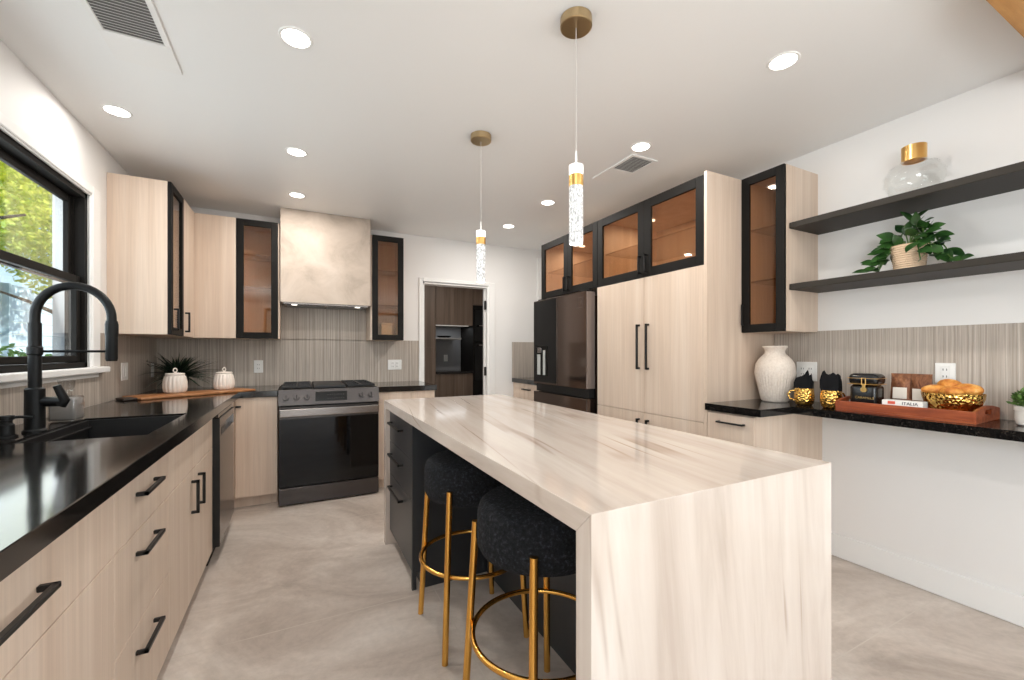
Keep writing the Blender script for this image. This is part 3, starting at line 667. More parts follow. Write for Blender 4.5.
m = MB(); m.box(FX-.014, 3.55, 1.215, FX-.0042, 3.62, 1.265, .003); m.build('spout', M_SSL, dp)
m = MB(); m.box(FX-.0012, 2.885, 1.60, FX+.001, 2.965, 1.603); m.box(FX-.0012, 2.885, 1.685, FX+.001, 2.965, 1.688); m.box(FX-.0012, 2.885, 1.60, FX+.001, 2.888, 1.688); m.box(FX-.0012, 2.962, 1.60, FX+.001, 2.965, 1.688); m.box(FX-.0012, 2.905, 1.63, FX+.001, 2.913, 1.665)
m.build('touch_display', M_SSL, dr)
# right base cabinet + ledge
t = thing('base_cabinet', 'pale wood drawer cabinet under the black ledge beside the tall pantry', 'cabinet', (2.55, 1.58, 0))
B(XT+.021, 1.446, .1, RW-.001, 1.738, .866).build('body', M_WOOD, t); B(XT+.07, 1.45, 0, RW-.001, 1.738, .1).build('toe_kick', M_WOOD, t)
d = B(XT, 1.447, .68, XT+.02, 1.737, .862, .0012).build('drawer', M_WOOD, t); handle_bar((XT, 1.50, .815), (XT, 1.655, .815), (-1, 0, 0), d, r=.005)
d = B(XT, 1.447, .39, XT+.02, 1.737, .677, .0012).build('drawer', M_WOOD, t); handle_bar((XT, 1.50, .62), (XT, 1.655, .62), (-1, 0, 0), d, r=.005)
d = B(XT, 1.447, .105, XT+.02, 1.737, .387, .0012).build('drawer', M_WOOD, t); handle_bar((XT, 1.50, .33), (XT, 1.655, .33), (-1, 0, 0), d, r=.005)
m = MB(); m.prism([(2.19, 1.7385), (2.19, 1.395), (2.49, 1.395), (2.49, .2), (RW-.009, .2), (RW-.009, 1.7385)], .874, .914, 'z')
tag(m.build('countertop', M_GRAN, loc=(2.6, 1.0, .874)), 'stepped black stone ledge along the right wall holding the tray', 'countertop')
# right upper glass cabinet
t = thing('wall_cabinet', 'tall narrow black framed glass cabinet left of the open shelves', 'cabinet', (2.7, 1.6, 1.345))
carcass(t, 2.551, 1.47, 1.345, RW-.001, 1.738, 2.325, '-x', shelves=(1.67, 2.0))
d = glass_door('door', t, 'x', 2.53, 1.471, 1.737, 1.345, 2.325, -1, .05)
m = MB()
for z in (1.395, 1.52): m.box(2.508, 1.717, z-.004, 2.53, 1.725, z+.004, .001)
m.box(2.506, 1.717, 1.391, 2.513, 1.725, 1.524, .001); m.build('handle', M_HANDLE, d)
# open shelves
tag(B(2.575, .12, 1.948, RW-.001, 1.469, 1.982, .002).build('wall_shelf', M_SHELF, loc=(2.72, .8, 1.95)), 'upper dark floating shelf holding the round glass vase', 'shelf')
tag(B(2.575, .12, 1.588, RW-.001, 1.469, 1.622, .002).build('wall_shelf', M_SHELF, loc=(2.72, .8, 1.59)), 'lower dark floating shelf holding the leafy potted plant', 'shelf')

# ================================================================== ISLAND
IX0, IX1, IY0, IY1, IZ = .493, 1.321, .64, 2.79, .914
isl = thing('kitchen_island', 'waterfall island with beige veined stone top and charcoal drawers', 'kitchen island', ((IX0+IX1)/2, 1.7, 0))
def bev(m, o=.002):
    bmesh.ops.bevel(m.bm, geom=m.bm.edges[:], offset=o, segments=2, profile=.5, affect='EDGES', clamp_overlap=True); return m
m = MB(); m.prism([(IY0, IZ), (IY1, IZ), (IY1-.05, IZ-.05), (IY0+.05, IZ-.05)], IX0, IX1, 'x'); bev(m, .0015).build('countertop', M_QTOP, isl)
m = MB(); m.prism([(IY0, 0), (IY0, IZ), (IY0+.05, IZ-.05), (IY0+.05, 0)], IX0, IX1, 'x'); bev(m, .0015).build('waterfall_panel', M_QEND, isl)
m = MB(); m.prism([(IY1, 0), (IY1, IZ), (IY1-.05, IZ-.05), (IY1-.05, 0)], IX0, IX1, 'x'); bev(m, .0015).build('waterfall_panel', M_QEND, isl)
m = MB(); m.box(.542, 2.15, .09, IX1-.03, IY1-.051, IZ-.051); m.box(.935, IY0+.051, .0, IX1-.03, 2.149, IZ-.051); m.build('body', M_CHAR, isl)
B(.575, 2.152, 0, IX1-.06, IY1-.051, .09).build('toe_kick', M_CHAR, isl)
B(.52, 2.15, 0, .542, 2.168, IZ-.051).build('end_panel', M_CHAR, isl)
for z0, z1 in ((.665, .855), (.46, .662), (.095, .457)):
    d = B(.52, 2.171, z0, .541, IY1-.053, z1, .0015).build('drawer', M_CHAR, isl)
    zz = z1-.07 if z1 > .5 else z1-.065
    handle_bar((.52, 2.36, zz), (.52, 2.66, zz), (-1, 0, 0), d, r=.006)
for y in (1.3,): pass

# ================================================================== STOOLS
def make_stool(label, x, y):
    t = thing('bar_stool', label, 'stool', (0, 0, 0), 0, 'bar stools at the island')
    prof = [(0, .589), (.172, .589), (.195, .597), (.206, .618), (.207, .66), (.206, .712), (.199, .737), (.18, .752), (.12, .759), (0, .76)]
    MB().lathe(prof, (0, 0, 0), 48).build('seat', M_FAB, t, local=True, smooth=True, ang=60)
    for sx in (-1, 1):
        for sy in (-1, 1):
            b = Vector((sx*.182, sy*.182, 0)); tp = Vector((sx*.153, sy*.153, .662))
            m = MB(); m.cyl(b, tp, .0125, seg=16); m.build('leg', M_GOLD, t, local=True, smooth=True)
    r = .221
    MB().tube([(r*math.cos(2*PI*i/64), r*math.sin(2*PI*i/64), .325) for i in range(64)], .009, 12, closed=True).build('foot_ring', M_GOLD, t, local=True, smooth=True)
    t.location = (x, y, 0); return t
st = make_stool('black boucle drum stool on gold legs, nearest the island waterfall end', .70, 1.17)
copy_tree(st, (.693, 1.766, 0), 'black boucle drum stool on gold legs, beside the charcoal drawers')
st.rotation_euler = (0, 0, math.radians(9))

# ================================================================== CEILING FIXTURES
def make_can(label, loc):
    t = thing('recessed_light', label, 'ceiling light', (0, 0, 0), 0, 'recessed ceiling lights')
    MB().lathe([(.05, -.001), (.052, -.004), (.060, -.004), (.063, 0), (.05, 0)], (0, 0, 0), 32).build('trim_ring', M_TRIM, t, local=True, smooth=True)
    MB().lathe([(0, -.003), (.0495, -.003), (.0495, -.0005)], (0, 0, 0), 32).build('lens', M_LENS, t, local=True)
    t.location = loc
    return t
CANS = [((-.008, 1.896), 'recessed ceiling light nearest the ceiling vent above the left aisle'),
        ((-.009, 2.973), 'recessed ceiling light mid-way between the near left one and the hood'),
        ((-.008, 3.784), 'recessed ceiling light closest to the plaster range hood'),
        ((-.843, 2.893), 'recessed ceiling light close to the window wall'),
        ((1.872, 1.092), 'recessed ceiling light nearest the tall glass cabinet and shelves'),
        ((1.872, 1.941), 'recessed ceiling light right beside the right ceiling vent'),
        ((1.872, 3.018), 'recessed ceiling light in front of the cabinets above the fridge'),
        ((1.872, 3.76), 'recessed ceiling light nearest the doorway')]
c0 = None
for (x, y), lab in CANS:
    if c0 is None: c0 = make_can(lab, (x, y, ZC))
    else: copy_tree(c0, (x, y, ZC), lab)
    light('downlight', 'AREA', (x, y, ZC-.012), (0, 0, 0), CAN_W*(.5 if x < -.5 else 1.3 if y > 2.5 else 1), CAN_C, shape='DISK', size=.085)
for x, y in ((-.008, .3), (1.872, -.2), (.9, -1.8)):     # unseen fittings added behind the camera for more light
    copy_tree(c0, (x, y, ZC), 'unseen recessed ceiling light added further back in the room')
    light('downlight', 'AREA', (x, y, ZC-.012), (0, 0, 0), CAN_W*.5, CAN_C, shape='DISK', size=.085)
# vents
def vent(label, x0, x1, y0, y1, gy0, gy1, n):
    t = thing('air_vent', label, 'vent', ((x0+x1)/2, (y0+y1)/2, ZC))
    z = ZC
    m = MB(); b = .022
    m.box(x0, y0, z-.008, x1, gy0, z, .002) if gy0-y0 > .005 else None
    m.box(x0, gy1, z-.008, x1, y1, z, .002); m.box(x0, gy0, z-.008, x0+b, gy1, z, .002); m.box(x1-b, gy0, z-.008, x1, gy1, z, .002)
    m.build('frame', M_TRIM, t)
    B(x0+b, gy0, z-.0015, x1-b, gy1, z-.0005).build('backing', M_VENT, t)
    rot = Matrix.Rotation(math.radians(35), 3, 'X')
    for k in range(n):
        y = gy0+(gy1-gy0)*(k+.5)/n
        m = MB(); m.box(x0+b, y-.006, z-.0062, x1-b, y+.006, z-.005, rot=rot); m.build('slat', M_PLASTIC, t)
vent('white return-air grille in the ceiling above the left aisle', -.695, -.465, 1.88, 2.37, 1.905, 2.18, 16)
vent('white supply register in the ceiling above the right aisle', 1.892, 2.105, 2.03, 2.445, 2.05, 2.245, 12)
# pendants
def make_pendant(label, x, y):
    t = thing('pendant_light', label, 'pendant light', (0, 0, 0), 0, 'pendants over the island')
    MB().lathe([(0, -.034), (.056, -.034), (.06, -.031), (.06, 0), (0, 0)], (0, 0, 0), 40).build('canopy', M_BRASS, t, local=True, smooth=True)
    MB().cyl((0, 0, -.034), (0, 0, -.50), .0014, seg=8).build('cable', M_WIRE, t, local=True)
    MB().cyl((0, 0, -.50), (0, 0, -.558), .004, seg=10).build('stem', M_PLASTIC, t, local=True)
    MB().lathe([(0, -.555), (.0265, -.555), (.0265, -.592), (0, -.592)], (0, 0, 0), 28).build('top_cap', M_PGLOW, t, local=True, smooth=True)
    MB().lathe([(0, -.592), (.0275, -.592), (.0275, -.634), (0, -.634)], (0, 0, 0), 28).build('brass_band', M_GOLD2, t, local=True, smooth=True)
    MB().lathe([(.0265, -.634), (.0265, -.846), (.0255, -.85), (0, -.85)], (0, 0, 0), 28).build('crystal_tube', M_CRYS, t, local=True, smooth=True)
    MB().lathe([(0, -.8515), (.023, -.8515), (.0235, -.8502), (0, -.8502)], (0, 0, 0), 24).build('led_lens', M_PGLOW, t, local=True)
    t.location = (x, y, ZC); return t
pn = make_pendant('bubble crystal pendant on brass canopy over the near end of the island', .937, 1.309)
copy_tree(pn, (.948, 2.265, ZC), 'bubble crystal pendant on brass canopy over the far end of the island')
for x, y in ((.937, 1.309), (.948, 2.265)): light('pendant_glow', 'POINT', (x, y, 1.59), (0, 0, 0), 1.0, (1, .95, .88), shadow_soft_size=.03)

# ================================================================== OUTLETS
def outlet(label, c, axis, w=.072, h=.115, kind='duplex', out=1):
    t = thing('wall_plate', label, 'switch plate' if kind == 'switch' else 'outlet', c)
    cx, cy, cz = c
    def bx(m, a0, a1, z0, z1, d0, d1, b=0):
        if axis == 'x': m.box(cx+out*d0, cy+a0, cz+z0, cx+out*d1, cy+a1, cz+z1, b)
        else: m.box(cx+a0, cy+out*d0, cz+z0, cx+a1, cy+out*d1, cz+z1, b)
        return m
    bx(MB(), -w/2, w/2, -h/2, h/2, 0, .005, .002).build('plate', M_PLASTIC, t)
    g = max(1, round(w/.06)) if w > .09 else 1
    for i in range(g):
        o = (i-(g-1)/2)*.046
        p = bx(MB(), o-.017, o+.017, -.034, .034, .005, .0075, .0015).build('rocker' if kind == 'switch' else 'socket', M_PLASTIC, t)
        if kind != 'switch':
            m = MB()
            for zz in (.017, -.017): bx(m, o-.008, o-.005, zz-.005, zz+.005, .0075, .0079); bx(m, o+.005, o+.008, zz-.005, zz+.005, .0075, .0079)
            m2 = m.build('slots', M_SLOT, p)
outlet('white double switch plate on the left backsplash beside the window', (LW+.008, 3.76, 1.09), 'x', .12, .12, 'switch')
outlet('white single switch plate on the left backsplash beside the corner plant', (LW+.008, 4.38, 1.075), 'x', .07, .115, 'switch')
outlet('white outlet on the back backsplash left of the range', (-.325, BY-.008, 1.09), 'y', .072, .115, 'duplex', -1)
outlet('white double outlet on the back backsplash right of the range', (.905, BY-.008, 1.09), 'y', .14, .105, 'duplex', -1)
outlet('white outlet above the bread bowl on the right backsplash', (RW-.008, .89, 1.117), 'x', .075, .10, 'duplex', -1)
outlet('white double outlet behind the gold mugs and black napkins', (RW-.008, 1.53, 1.10), 'x', .12, .12, 'duplex', -1)

# ================================================================== THINGS ON THE LEFT COUNTER
ang = math.atan2(3.887-3.455, -.297+.892)
cb = thing('cutting_board', 'long acacia serving board lying across the corner under both white jars', 'cutting board', (-.892, 3.455, CZ1+.0005), ang)
m = MB(); m.box(.0, .0, .0, .735, .26, .017, .006, 2); m.build('board', M_BOARD, cb, local=True, smooth=True)
m = MB(); m.box(-.07, .04, .0, .002, .16, .016, .006, 2); m.build('handle', mat('dark_board_end', hexlin(52, 38, 28), .5), cb, local=True, smooth=True)
def make_jar(label, loc, s):
    t = thing('canister', label, 'jar', (0, 0, 0), 0, 'fluted white jars on the board')
    fl = lambda a, z: 1+.075*abs(math.cos(8*a)) if .008 < z < .122 else 1.0
    MB().lathe([(0, 0), (.07, 0), (.08, .012), (.085, .04), (.083, .08), (.074, .115), (.068, .125), (.0, .125)], (0, 0, 0), 96, fl).build('body', M_CERAMIC, t, local=True, smooth=True, ang=50)
    l = MB().lathe([(0, .126), (.071, .126), (.072, .136), (.066, .14), (0, .144)], (0, 0, 0), 40).build('lid', M_CERAMIC, t, local=True, smooth=True)
    MB().tube([(.014*math.cos(a), 0, .160+.014*math.sin(a)) for a in [2*PI*i/20 for i in range(20)]], .0045, 8, closed=True).build('ring_knob', M_CERAMIC, l, local=True, smooth=True)
    t.location = loc; t.scale = (s, s, s); t.rotation_euler = (0, 0, .5); return t
j = make_jar('larger fluted white lidded jar in front of the dark corner plant', (-.782, 3.763, CZ1+.018), 1.0)
j2 = copy_tree(j, (-.514, 3.938, CZ1+.018), 'fluted white lidded jar at the end of the board nearer the range'); j2.scale = (.76, .76, .97); j.scale = (.79, .79, 1.0)
pl = thing('corner_plant', 'dark spiky-leaved plant in the corner behind the white jar', 'plant', (-.86, 4.22, CZ1))
MB().lathe([(0, 0), (.06, 0), (.075, .11), (.07, .115), (.066, .10), (0, .10)], (-.86, 4.22, CZ1), 28).build('pot', M_DARK, pl, smooth=True)
m = MB()
for i in range(230):
    a = random.uniform(0, 2*PI); el = random.uniform(.25, 1.35); L = random.uniform(.17, .34)*(.75 if el > 1.0 else 1)
    d = Vector((math.cos(a)*math.cos(el), math.sin(a)*math.cos(el), math.sin(el)))
    if -.86+d.x*L < LW+.03 or 4.22+d.y*L > BY-.03: L *= .45
    m.leaf((-.86+random.uniform(-.03, .03), 4.22+random.uniform(-.03, .03), CZ1+.10), d, (0, 0, 1), L, random.uniform(.012, .02), .3, random.uniform(.2, .7), 6)
for v in m.bm.verts:
    v.co.x = max(v.co.x, LW+.012+.01*random.random()); v.co.y = min(v.co.y, BY-.012-.01*random.random()); v.co.z = max(v.co.z, CZ1+.03)
m.build('foliage', M_GRASS, pl)

# ================================================================== THINGS ON THE RIGHT LEDGE
VX, VY = 2.655, 1.60
va = thing('ceramic_vase', 'large cream stoneware vase with vertical ribs left of the gold mugs', 'vase', (VX, VY, .914))
def flv(a, z): return 1+(.055*abs(math.sin(18*a)) if .008 < z < .185 else 0)
MB().lathe([(0, 0), (.066, 0), (.072, .01), (.085, .07), (.098, .13), (.107, .18), (.109, .205), (.105, .232), (.092, .26), (.072, .283), (.057, .297), (.054, .315), (.062, .332), (.069, .336), (.068, .346), (.058, .346), (.05, .33), (.045, .30), (0, .29)], (VX, VY, .914), 144, flv).build('body', M_CERAMIC2, va, smooth=True, ang=60)
def make_mug(label, loc, rz):
    t = thing('mug', label, 'mug', (0, 0, 0), 0, 'hammered gold mugs on the ledge')
    MB().lathe([(0, 0), (.036, 0), (.044, .01), (.05, .035), (.0505, .06), (.047, .088), (.045, .098), (.043, .098), (.045, .085), (.047, .06), (.046, .03), (.036, .008), (0, .006)], (0, 0, 0), 40).build('body', M_HAM, t, local=True, smooth=True, ang=60)
    MB().tube([(.046, 0, .082), (.068, 0, .08), (.079, 0, .06), (.07, 0, .034), (.047, 0, .026)], [.005, .0052, .0055, .0052, .005], 10).build('handle', M_HAM, t, local=True, smooth=True)
    t.location = loc; t.rotation_euler = (0, 0, rz); return t
mg = make_mug('hammered gold mug with handle to the left, next to the cream vase', (2.62, 1.41, .9145), math.radians(125))
copy_tree(mg, (2.605, 1.264, .9145), 'hammered gold mug with handle to the right, next to the tray', rotz=math.radians(-25))
def napkin(label, c, profs):
    # folded cloth: several thin pleated layers, each with its own ragged upper edge, fanned out of the mug
    m = MB()
    for k, prof in enumerate(profs):
        x = c[0]+(k-(len(profs)-1)/2)*.015; n_ = len(prof); fr, bk = [], []
        for side, off in ((fr, -.0025), (bk, .0025)):
            for row in range(6):
                f = row/5; line = []
                for i, (u, h) in enumerate(prof):
                    hw = (.62+.38*min(1, f*1.7))
                    line.append(m.bm.verts.new((x+off+.006*math.sin(9*i/n_+k*1.3)*f+(k-(len(profs)-1)/2)*.006*f, c[1]-u*hw, c[2]+.05+(h-.05)*f)))
                side.append(line)
        for S_ in (fr, bk):
            for A, Bq in zip(S_, S_[1:]):
                for i in range(n_-1): m.bm.faces.new((A[i], A[i+1], Bq[i+1], Bq[i]))
        for i in range(n_-1): m.bm.faces.new((fr[5][i], fr[5][i+1], bk[5][i+1], bk[5][i])); m.bm.faces.new((fr[0][i], fr[0][i+1], bk[0][i+1], bk[0][i]))
        for e_ in (0, n_-1):
            for r_ in range(5): m.bm.faces.new((fr[r_][e_], fr[r_+1][e_], bk[r_+1][e_], bk[r_][e_]))
    return tag(m.build('napkin', M_NAPKIN, loc=(c[0], c[1], c[2]+.05), smooth=True, ang=50), label, 'napkin', 'black napkins in the mugs')
NA = [[(-.046, .13), (-.036, .155), (-.022, .163), (-.008, .158), (.004, .172), (.016, .178), (.026, .196), (.031, .205), (.036, .17), (.040, .12)],
      [(-.050, .125), (-.042, .147), (-.03, .16), (-.016, .168), (0, .165), (.014, .16), (.026, .172), (.036, .18), (.040, .15), (.043, .115)],
      [(-.042, .12), (-.03, .14), (-.015, .15), (0, .158), (.012, .155), (.025, .15), (.034, .14), (.038, .13), (.04, .12), (.042, .11)]]
NB = [[(-.046, .15), (-.041, .18), (-.034, .2), (-.024, .206), (-.014, .19), (-.002, .184), (.01, .188), (.02, .196), (.032, .184), (.044, .14)],
      [(-.048, .14), (-.04, .165), (-.03, .178), (-.018, .186), (-.006, .178), (.008, .172), (.02, .182), (.03, .19), (.042, .178), (.047, .13)],
      [(-.04, .12), (-.03, .145), (-.018, .16), (-.006, .165), (.006, .16), (.018, .165), (.028, .17), (.036, .16), (.042, .14), (.045, .12)]]
napkin('black cloth napkin tucked in the gold mug next to the vase', (2.62, 1.41, .9145), NA)
napkin('black cloth napkin tucked in the gold mug next to the tray', (2.605, 1.264, .9145), NB)
# tray (origin at front-left corner; x along its length towards the viewer's right, y towards the wall)
ta = math.atan2(-.515, .018)
tr = thing('serving_tray', 'reddish wooden tray with cut-out handles holding the coffee gifts', 'tray', (2.530, 1.208, .9145), ta)
TL, TD, TH, tk = .513, .318, .052, .012
m = MB(); m.box(0, 0, 0, TL, TD, .010, .001); m.build('base', M_TRAY, tr, local=True)
for y in (0, TD-tk): B(tk, y, .0102, TL-tk, y+tk, TH, .002).build('side', M_TRAY, tr, local=True)
def tray_end(x):
    m = MB(); y0, y1, c, rr = 0, TD, TD/2, .019; H0, H1 = TH, TH+.018
    top = [(y0, .0102), (y1, .0102), (y1, H0)]+[(y1-(y1-y0)*k/12, H0+(H1-H0)*math.sin(PI*k/12)) for k in range(1, 12)]+[(y0, H0)]
    zc_ = .042; hole = [(c+(.032 if math.cos(a) > 0 else -.032)+.011*math.cos(a), zc_+.011*math.sin(a)) for a in [2*PI*i/20+.0001 for i in range(20)]]
    for xx in (x, x+tk):
        vs = [m.bm.verts.new((xx, p[0], p[1])) for p in top]; hs = [m.bm.verts.new((xx, p[0], p[1])) for p in hole]
        es = [m.bm.edges.new((vs[i], vs[(i+1) % len(vs)])) for i in range(len(vs))]+[m.bm.edges.new((hs[i], hs[(i+1) % len(hs)])) for i in range(len(hs))]
        bmesh.ops.triangle_fill(m.bm, edges=es, use_beauty=True)
        if xx == x: v0, h0 = vs, hs
        else:
            for A, Bq in ((v0, vs), (h0, hs)):
                for i in range(len(A)): m.bm.faces.new((A[i], A[(i+1) % len(A)], Bq[(i+1) % len(A)], Bq[i]))
    m.build('end_panel', M_TRAY, tr, local=True)
tray_end(0); tray_end(TL-tk)
Tm = Matrix.Translation((2.530, 1.208, .9145)) @ Matrix.Rotation(ta, 4, 'Z')
def on_tray(x, y, z=.0105): return Tm @ Vector((x, y, z))
# tin
p = on_tray(.098, .10)
tn = thing('gift_tin', 'black lidded gift tin with gold clasp lettered CARAMELS, on the tray', 'tin', p, ta)
MB().box(-.058, -.05, 0, .058, .05, .128, .018, 4).build('body', M_TIN, tn, local=True, smooth=True)
m = MB(); m.box(-.063, -.055, .126, .063, .055, .186, .022, 4); l = m.build('lid', M_TIN, tn, local=True, smooth=True)
for z in (.130, .160): MB().box(-.0642, -.0562, z, .0642, .0562, z+.003, .003).build('gold_rim', M_GOLD2, l, local=True)
m = MB(); m.tube([(.0, -.058, .128), (.0, -.06, .164), (.016, -.06, .164), (.016, -.058, .128)], .0022, 8); m.cyl((.008, -.051, .104), (.008, -.060, .104), .013, seg=20); m.box(.002, -.060, .105, .014, -.051, .134, .001)
m.build('clasp', M_GOLD2, tn, local=True)
text_mesh('CARAMELS', .0165, M_GOLD2, 'lettering', tn, Matrix.Translation((.008, -.0505, .062)) @ Matrix.Rotation(PI/2, 4, 'X'))
# two bags
def make_bag(label, loc, rz):
    t = thing('coffee_bag', label, 'bag', (0, 0, 0), 0, 'brown foil bags on the tray')
    m = MB(); secs = [(0, .038, .02), (.012, .04, .024), (.08, .039, .021), (.145, .038, .011), (.17, .039, .004), (.185, .04, .0022)]; rg_ = []
    for z, hx, hy in secs:
        rg_.append([m.bm.verts.new((hx*sx*(1 if abs(sy) == 1 else 1.0), hy*sy, z)) for sx, sy in ((-1, -.5), (-.6, -1), (0, -1.15), (.6, -1), (1, -.5), (1, .5), (.6, 1), (0, 1.15), (-.6, 1), (-1, .5))])
    for A, Bq in zip(rg_, rg_[1:]):
        for i in range(10): m.bm.faces.new((A[i], A[(i+1) % 10], Bq[(i+1) % 10], Bq[i]))
    m.bm.faces.new(rg_[0][::-1]); m.bm.faces.new(rg_[-1]); m.build('pouch', M_BAG, t, local=True, smooth=True, ang=50)
    B(-.027, -.0275, .055, .027, -.0235, .112, .001).build('label', M_LABEL, t, local=True)
    t.location = loc; t.rotation_euler = (math.radians(-6), 0, rz); return t
bg = make_bag('brown foil coffee bag right beside the black tin', on_tray(.2, .2, .0135), ta+.12)
copy_tree(bg, on_tray(.28, .205, .0135), 'brown foil coffee bag behind the white booklet', rotz=ta-.06)
# booklet box
p = on_tray(.245, .045)
bk_ = thing('chocolate_box', 'flat white box lettered ITALIA lying along the front of the tray', 'box', p, ta)
MB().box(-.055, -.03, 0, .095, .03, .064, .002).build('box', M_PAPER, bk_, local=True)
text_mesh('ITALIA', .02, M_INK, 'lettering', bk_, Matrix.Translation((.050, -.0304, .052)) @ Matrix.Rotation(PI/2, 4, 'X'))
m = MB(); m.box(-.032, -.031, .046, -.004, -.0301, .060); m.build('red_mark', M_RED, bk_, local=True)
# bowl
p = on_tray(.402, .15); bw = thing('bread_bowl', 'round hammered gold bowl full of bread on the tray', 'bowl', p)
MB().lathe([(0, 0), (.05, 0), (.062, .006), (.088, .04), (.103, .085), (.106, .108), (.102, .108), (.098, .085), (.082, .042), (.056, .012), (0, .01)], p, 56).build('body', M_HAM, bw, smooth=True, ang=60)
def loaf(label, c, rx, ry, rz, rot, tilt):
    m = MB(); prof = [(math.sin(PI*k/12), -math.cos(PI*k/12)) for k in range(13)]
    m.lathe([(max(0, r) if 0 < k < 12 else 0, z) for k, (r, z) in enumerate(prof)], (0, 0, 0), 24, lambda a, z: 1+.05*math.cos(3*a))
    mt = Matrix.Rotation(rot, 3, 'Z') @ Matrix.Rotation(tilt, 3, 'X') @ Matrix.Diagonal((rx, ry, rz))
    for v in m.bm.verts: v.co = mt @ v.co
    o = m.build('bread_roll', M_BREAD, smooth=True, ang=80); o.location = c
    return tag(o, label, 'bread', 'bread rolls in the bowl')
pv = Vector(p)
loaf('golden bread roll at the wall side of the gold bowl, lying highest', pv+Vector((.035, .02, 0.140)), .055, .038, .03, .9, .2)
loaf('golden bread roll at the right side of the gold bowl', pv+Vector((.0, -.048, 0.124)), .055, .04, .03, 1.5, -.1)
loaf('golden bread roll at the left side of the gold bowl', pv+Vector((-.028, .05, 0.118)), .05, .036, .026, 2.4, .1)
loaf('bread roll at the front of the gold bowl, between the other rolls', pv+Vector((-.052, -.012, 0.116)), .045, .032, .024, 1.2, 0)
# small plant at frame edge
sp_ = thing('potted_plant', 'small bushy green plant in a white ribbed pot at the right end of the ledge', 'plant', (2.71, .575, .9145))
MB().lathe([(0, 0), (.04, 0), (.046, .006), (.05, .03), (.05, .062), (.053, .064), (.053, .082), (.047, .082), (.044, .07), (0, .068)], (2.71, .575, .9145), 36).build('pot', M_WHITEPOT, sp_, smooth=True)
m = MB()
for i in range(520):
    a = random.uniform(0, 2*PI); el = random.uniform(.0, 1.5); R1 = random.uniform(.02, .065)
    d = Vector((math.cos(a)*math.cos(el), math.sin(a)*math.cos(el), math.sin(el))); q = Vector((2.71, .575, .9145+.083))+Vector((d.x*R1, d.y*R1, d.z*R1*1.05))
    m.leaf(q, d+Vector((random.uniform(-.5, .5), random.uniform(-.5, .5), random.uniform(-.2, .6))), (random.uniform(-1, 1), random.uniform(-1, 1), 1), .017, .014, .1, .2, 5)
m.build('foliage', M_SUCC, sp_)

# ================================================================== THINGS ON THE SHELVES
gv = thing('glass_vase', 'round clear glass vase with a gold collar on the upper shelf', 'vase', (2.715, .955, 1.9825))
MB().lathe([(0, .002), (.06, .002), (.095, .03), (.117, .075), (.117, .115), (.095, .155), (.06, .178), (.044, .186), (.041, .186), (.058, .174), (.092, .151), (.113, .113), (.113, .077), (.092, .034), (.058, .006), (0, .006)], (2.715, .955, 1.9825), 48).build('body', M_VASE, gv, smooth=True, ang=60)
MB().lathe([(.042, .183), (.0475, .183), (.0475, .255), (.042, .255)], (2.715, .955, 1.9825), 40).build('gold_collar', M_GOLD2, gv, smooth=True)
tp_ = thing('trailing_plant', 'glossy dark green trailing plant in a cream ribbed pot on the lower shelf', 'plant', (2.72, .975, 1.6225))
PX, PY, PZ = 2.72, .975, 1.6225
MB().lathe([(0, 0), (.052, 0), (.057, .006)]+[(.057+.012*k/22+(.004 if k % 2 else 0), .008+.118*k/22) for k in range(23)]+[(.073, .13), (.064, .13), (.061, .11), (0, .108)], (PX, PY, PZ), 44).build('pot', M_BASKET, tp_, smooth=True, ang=30)
lm = MB(); sm = MB(); rnd = random.Random(12)
# stems: (dx, dy, lift, droop) reaching out from the pot mouth; +y is towards the tall cabinet
STEMS = [(-.25, .10, .05, .12), (-.05, .12, .07, .11), (-.15, .12, .09, .09), (-.3, .135, .03, .15),
         (-.15, -.08, .12, .04), (-.35, -.12, .09, .10), (0, -.16, .09, .12), (-.2, -.19, .05, .15), (-.5, -.08, .08, .11), (.05, -.03, .14, .0), (.1, .05, .10, .03), (-.1, -.13, .10, .07)]
for dx, dy, lift, droop in STEMS:
    pts = []
    for i in range(8):
        t_ = i/7
        pts.append(Vector((PX+dx*.22*t_, PY+dy*t_, max(PZ+.118+lift*math.sin(PI*min(1, t_*.9))-droop*t_**1.6, PZ+.02))))
    sm.tube(pts, .0028, 6)
    for i in range(2, 8):
        if i % 2 == 0 and i < 6 and rnd.random() < .35: continue
        d = (pts[i]-pts[i-1]).normalized(); s_ = 1 if i % 2 else -1
        dd = d*(1.0 if i == 7 else .55)+Vector((rnd.uniform(-.6, -.05), s_*.35*(1 if i < 7 else 0), rnd.uniform(.0, .55)))
        L_ = rnd.uniform(.062, .082); dd.normalize()
        if pts[i].x+dd.x*L_ > 2.86: dd.x = -abs(dd.x)
        if pts[i].z+dd.z*L_ < PZ+.012: dd.z = .15
        lm.leaf(pts[i], dd, (rnd.uniform(-1.2, -.4), rnd.uniform(-.3, .3), rnd.uniform(.5, 1)), L_, L_*.64, .12, .18, 8)
for v in lm.bm.verts: v.co.z = max(v.co.z, PZ+.004)
lm.build('foliage', M_LEAF, tp_, smooth=True, ang=60); sm.build('stems', M_SUCC, tp_)

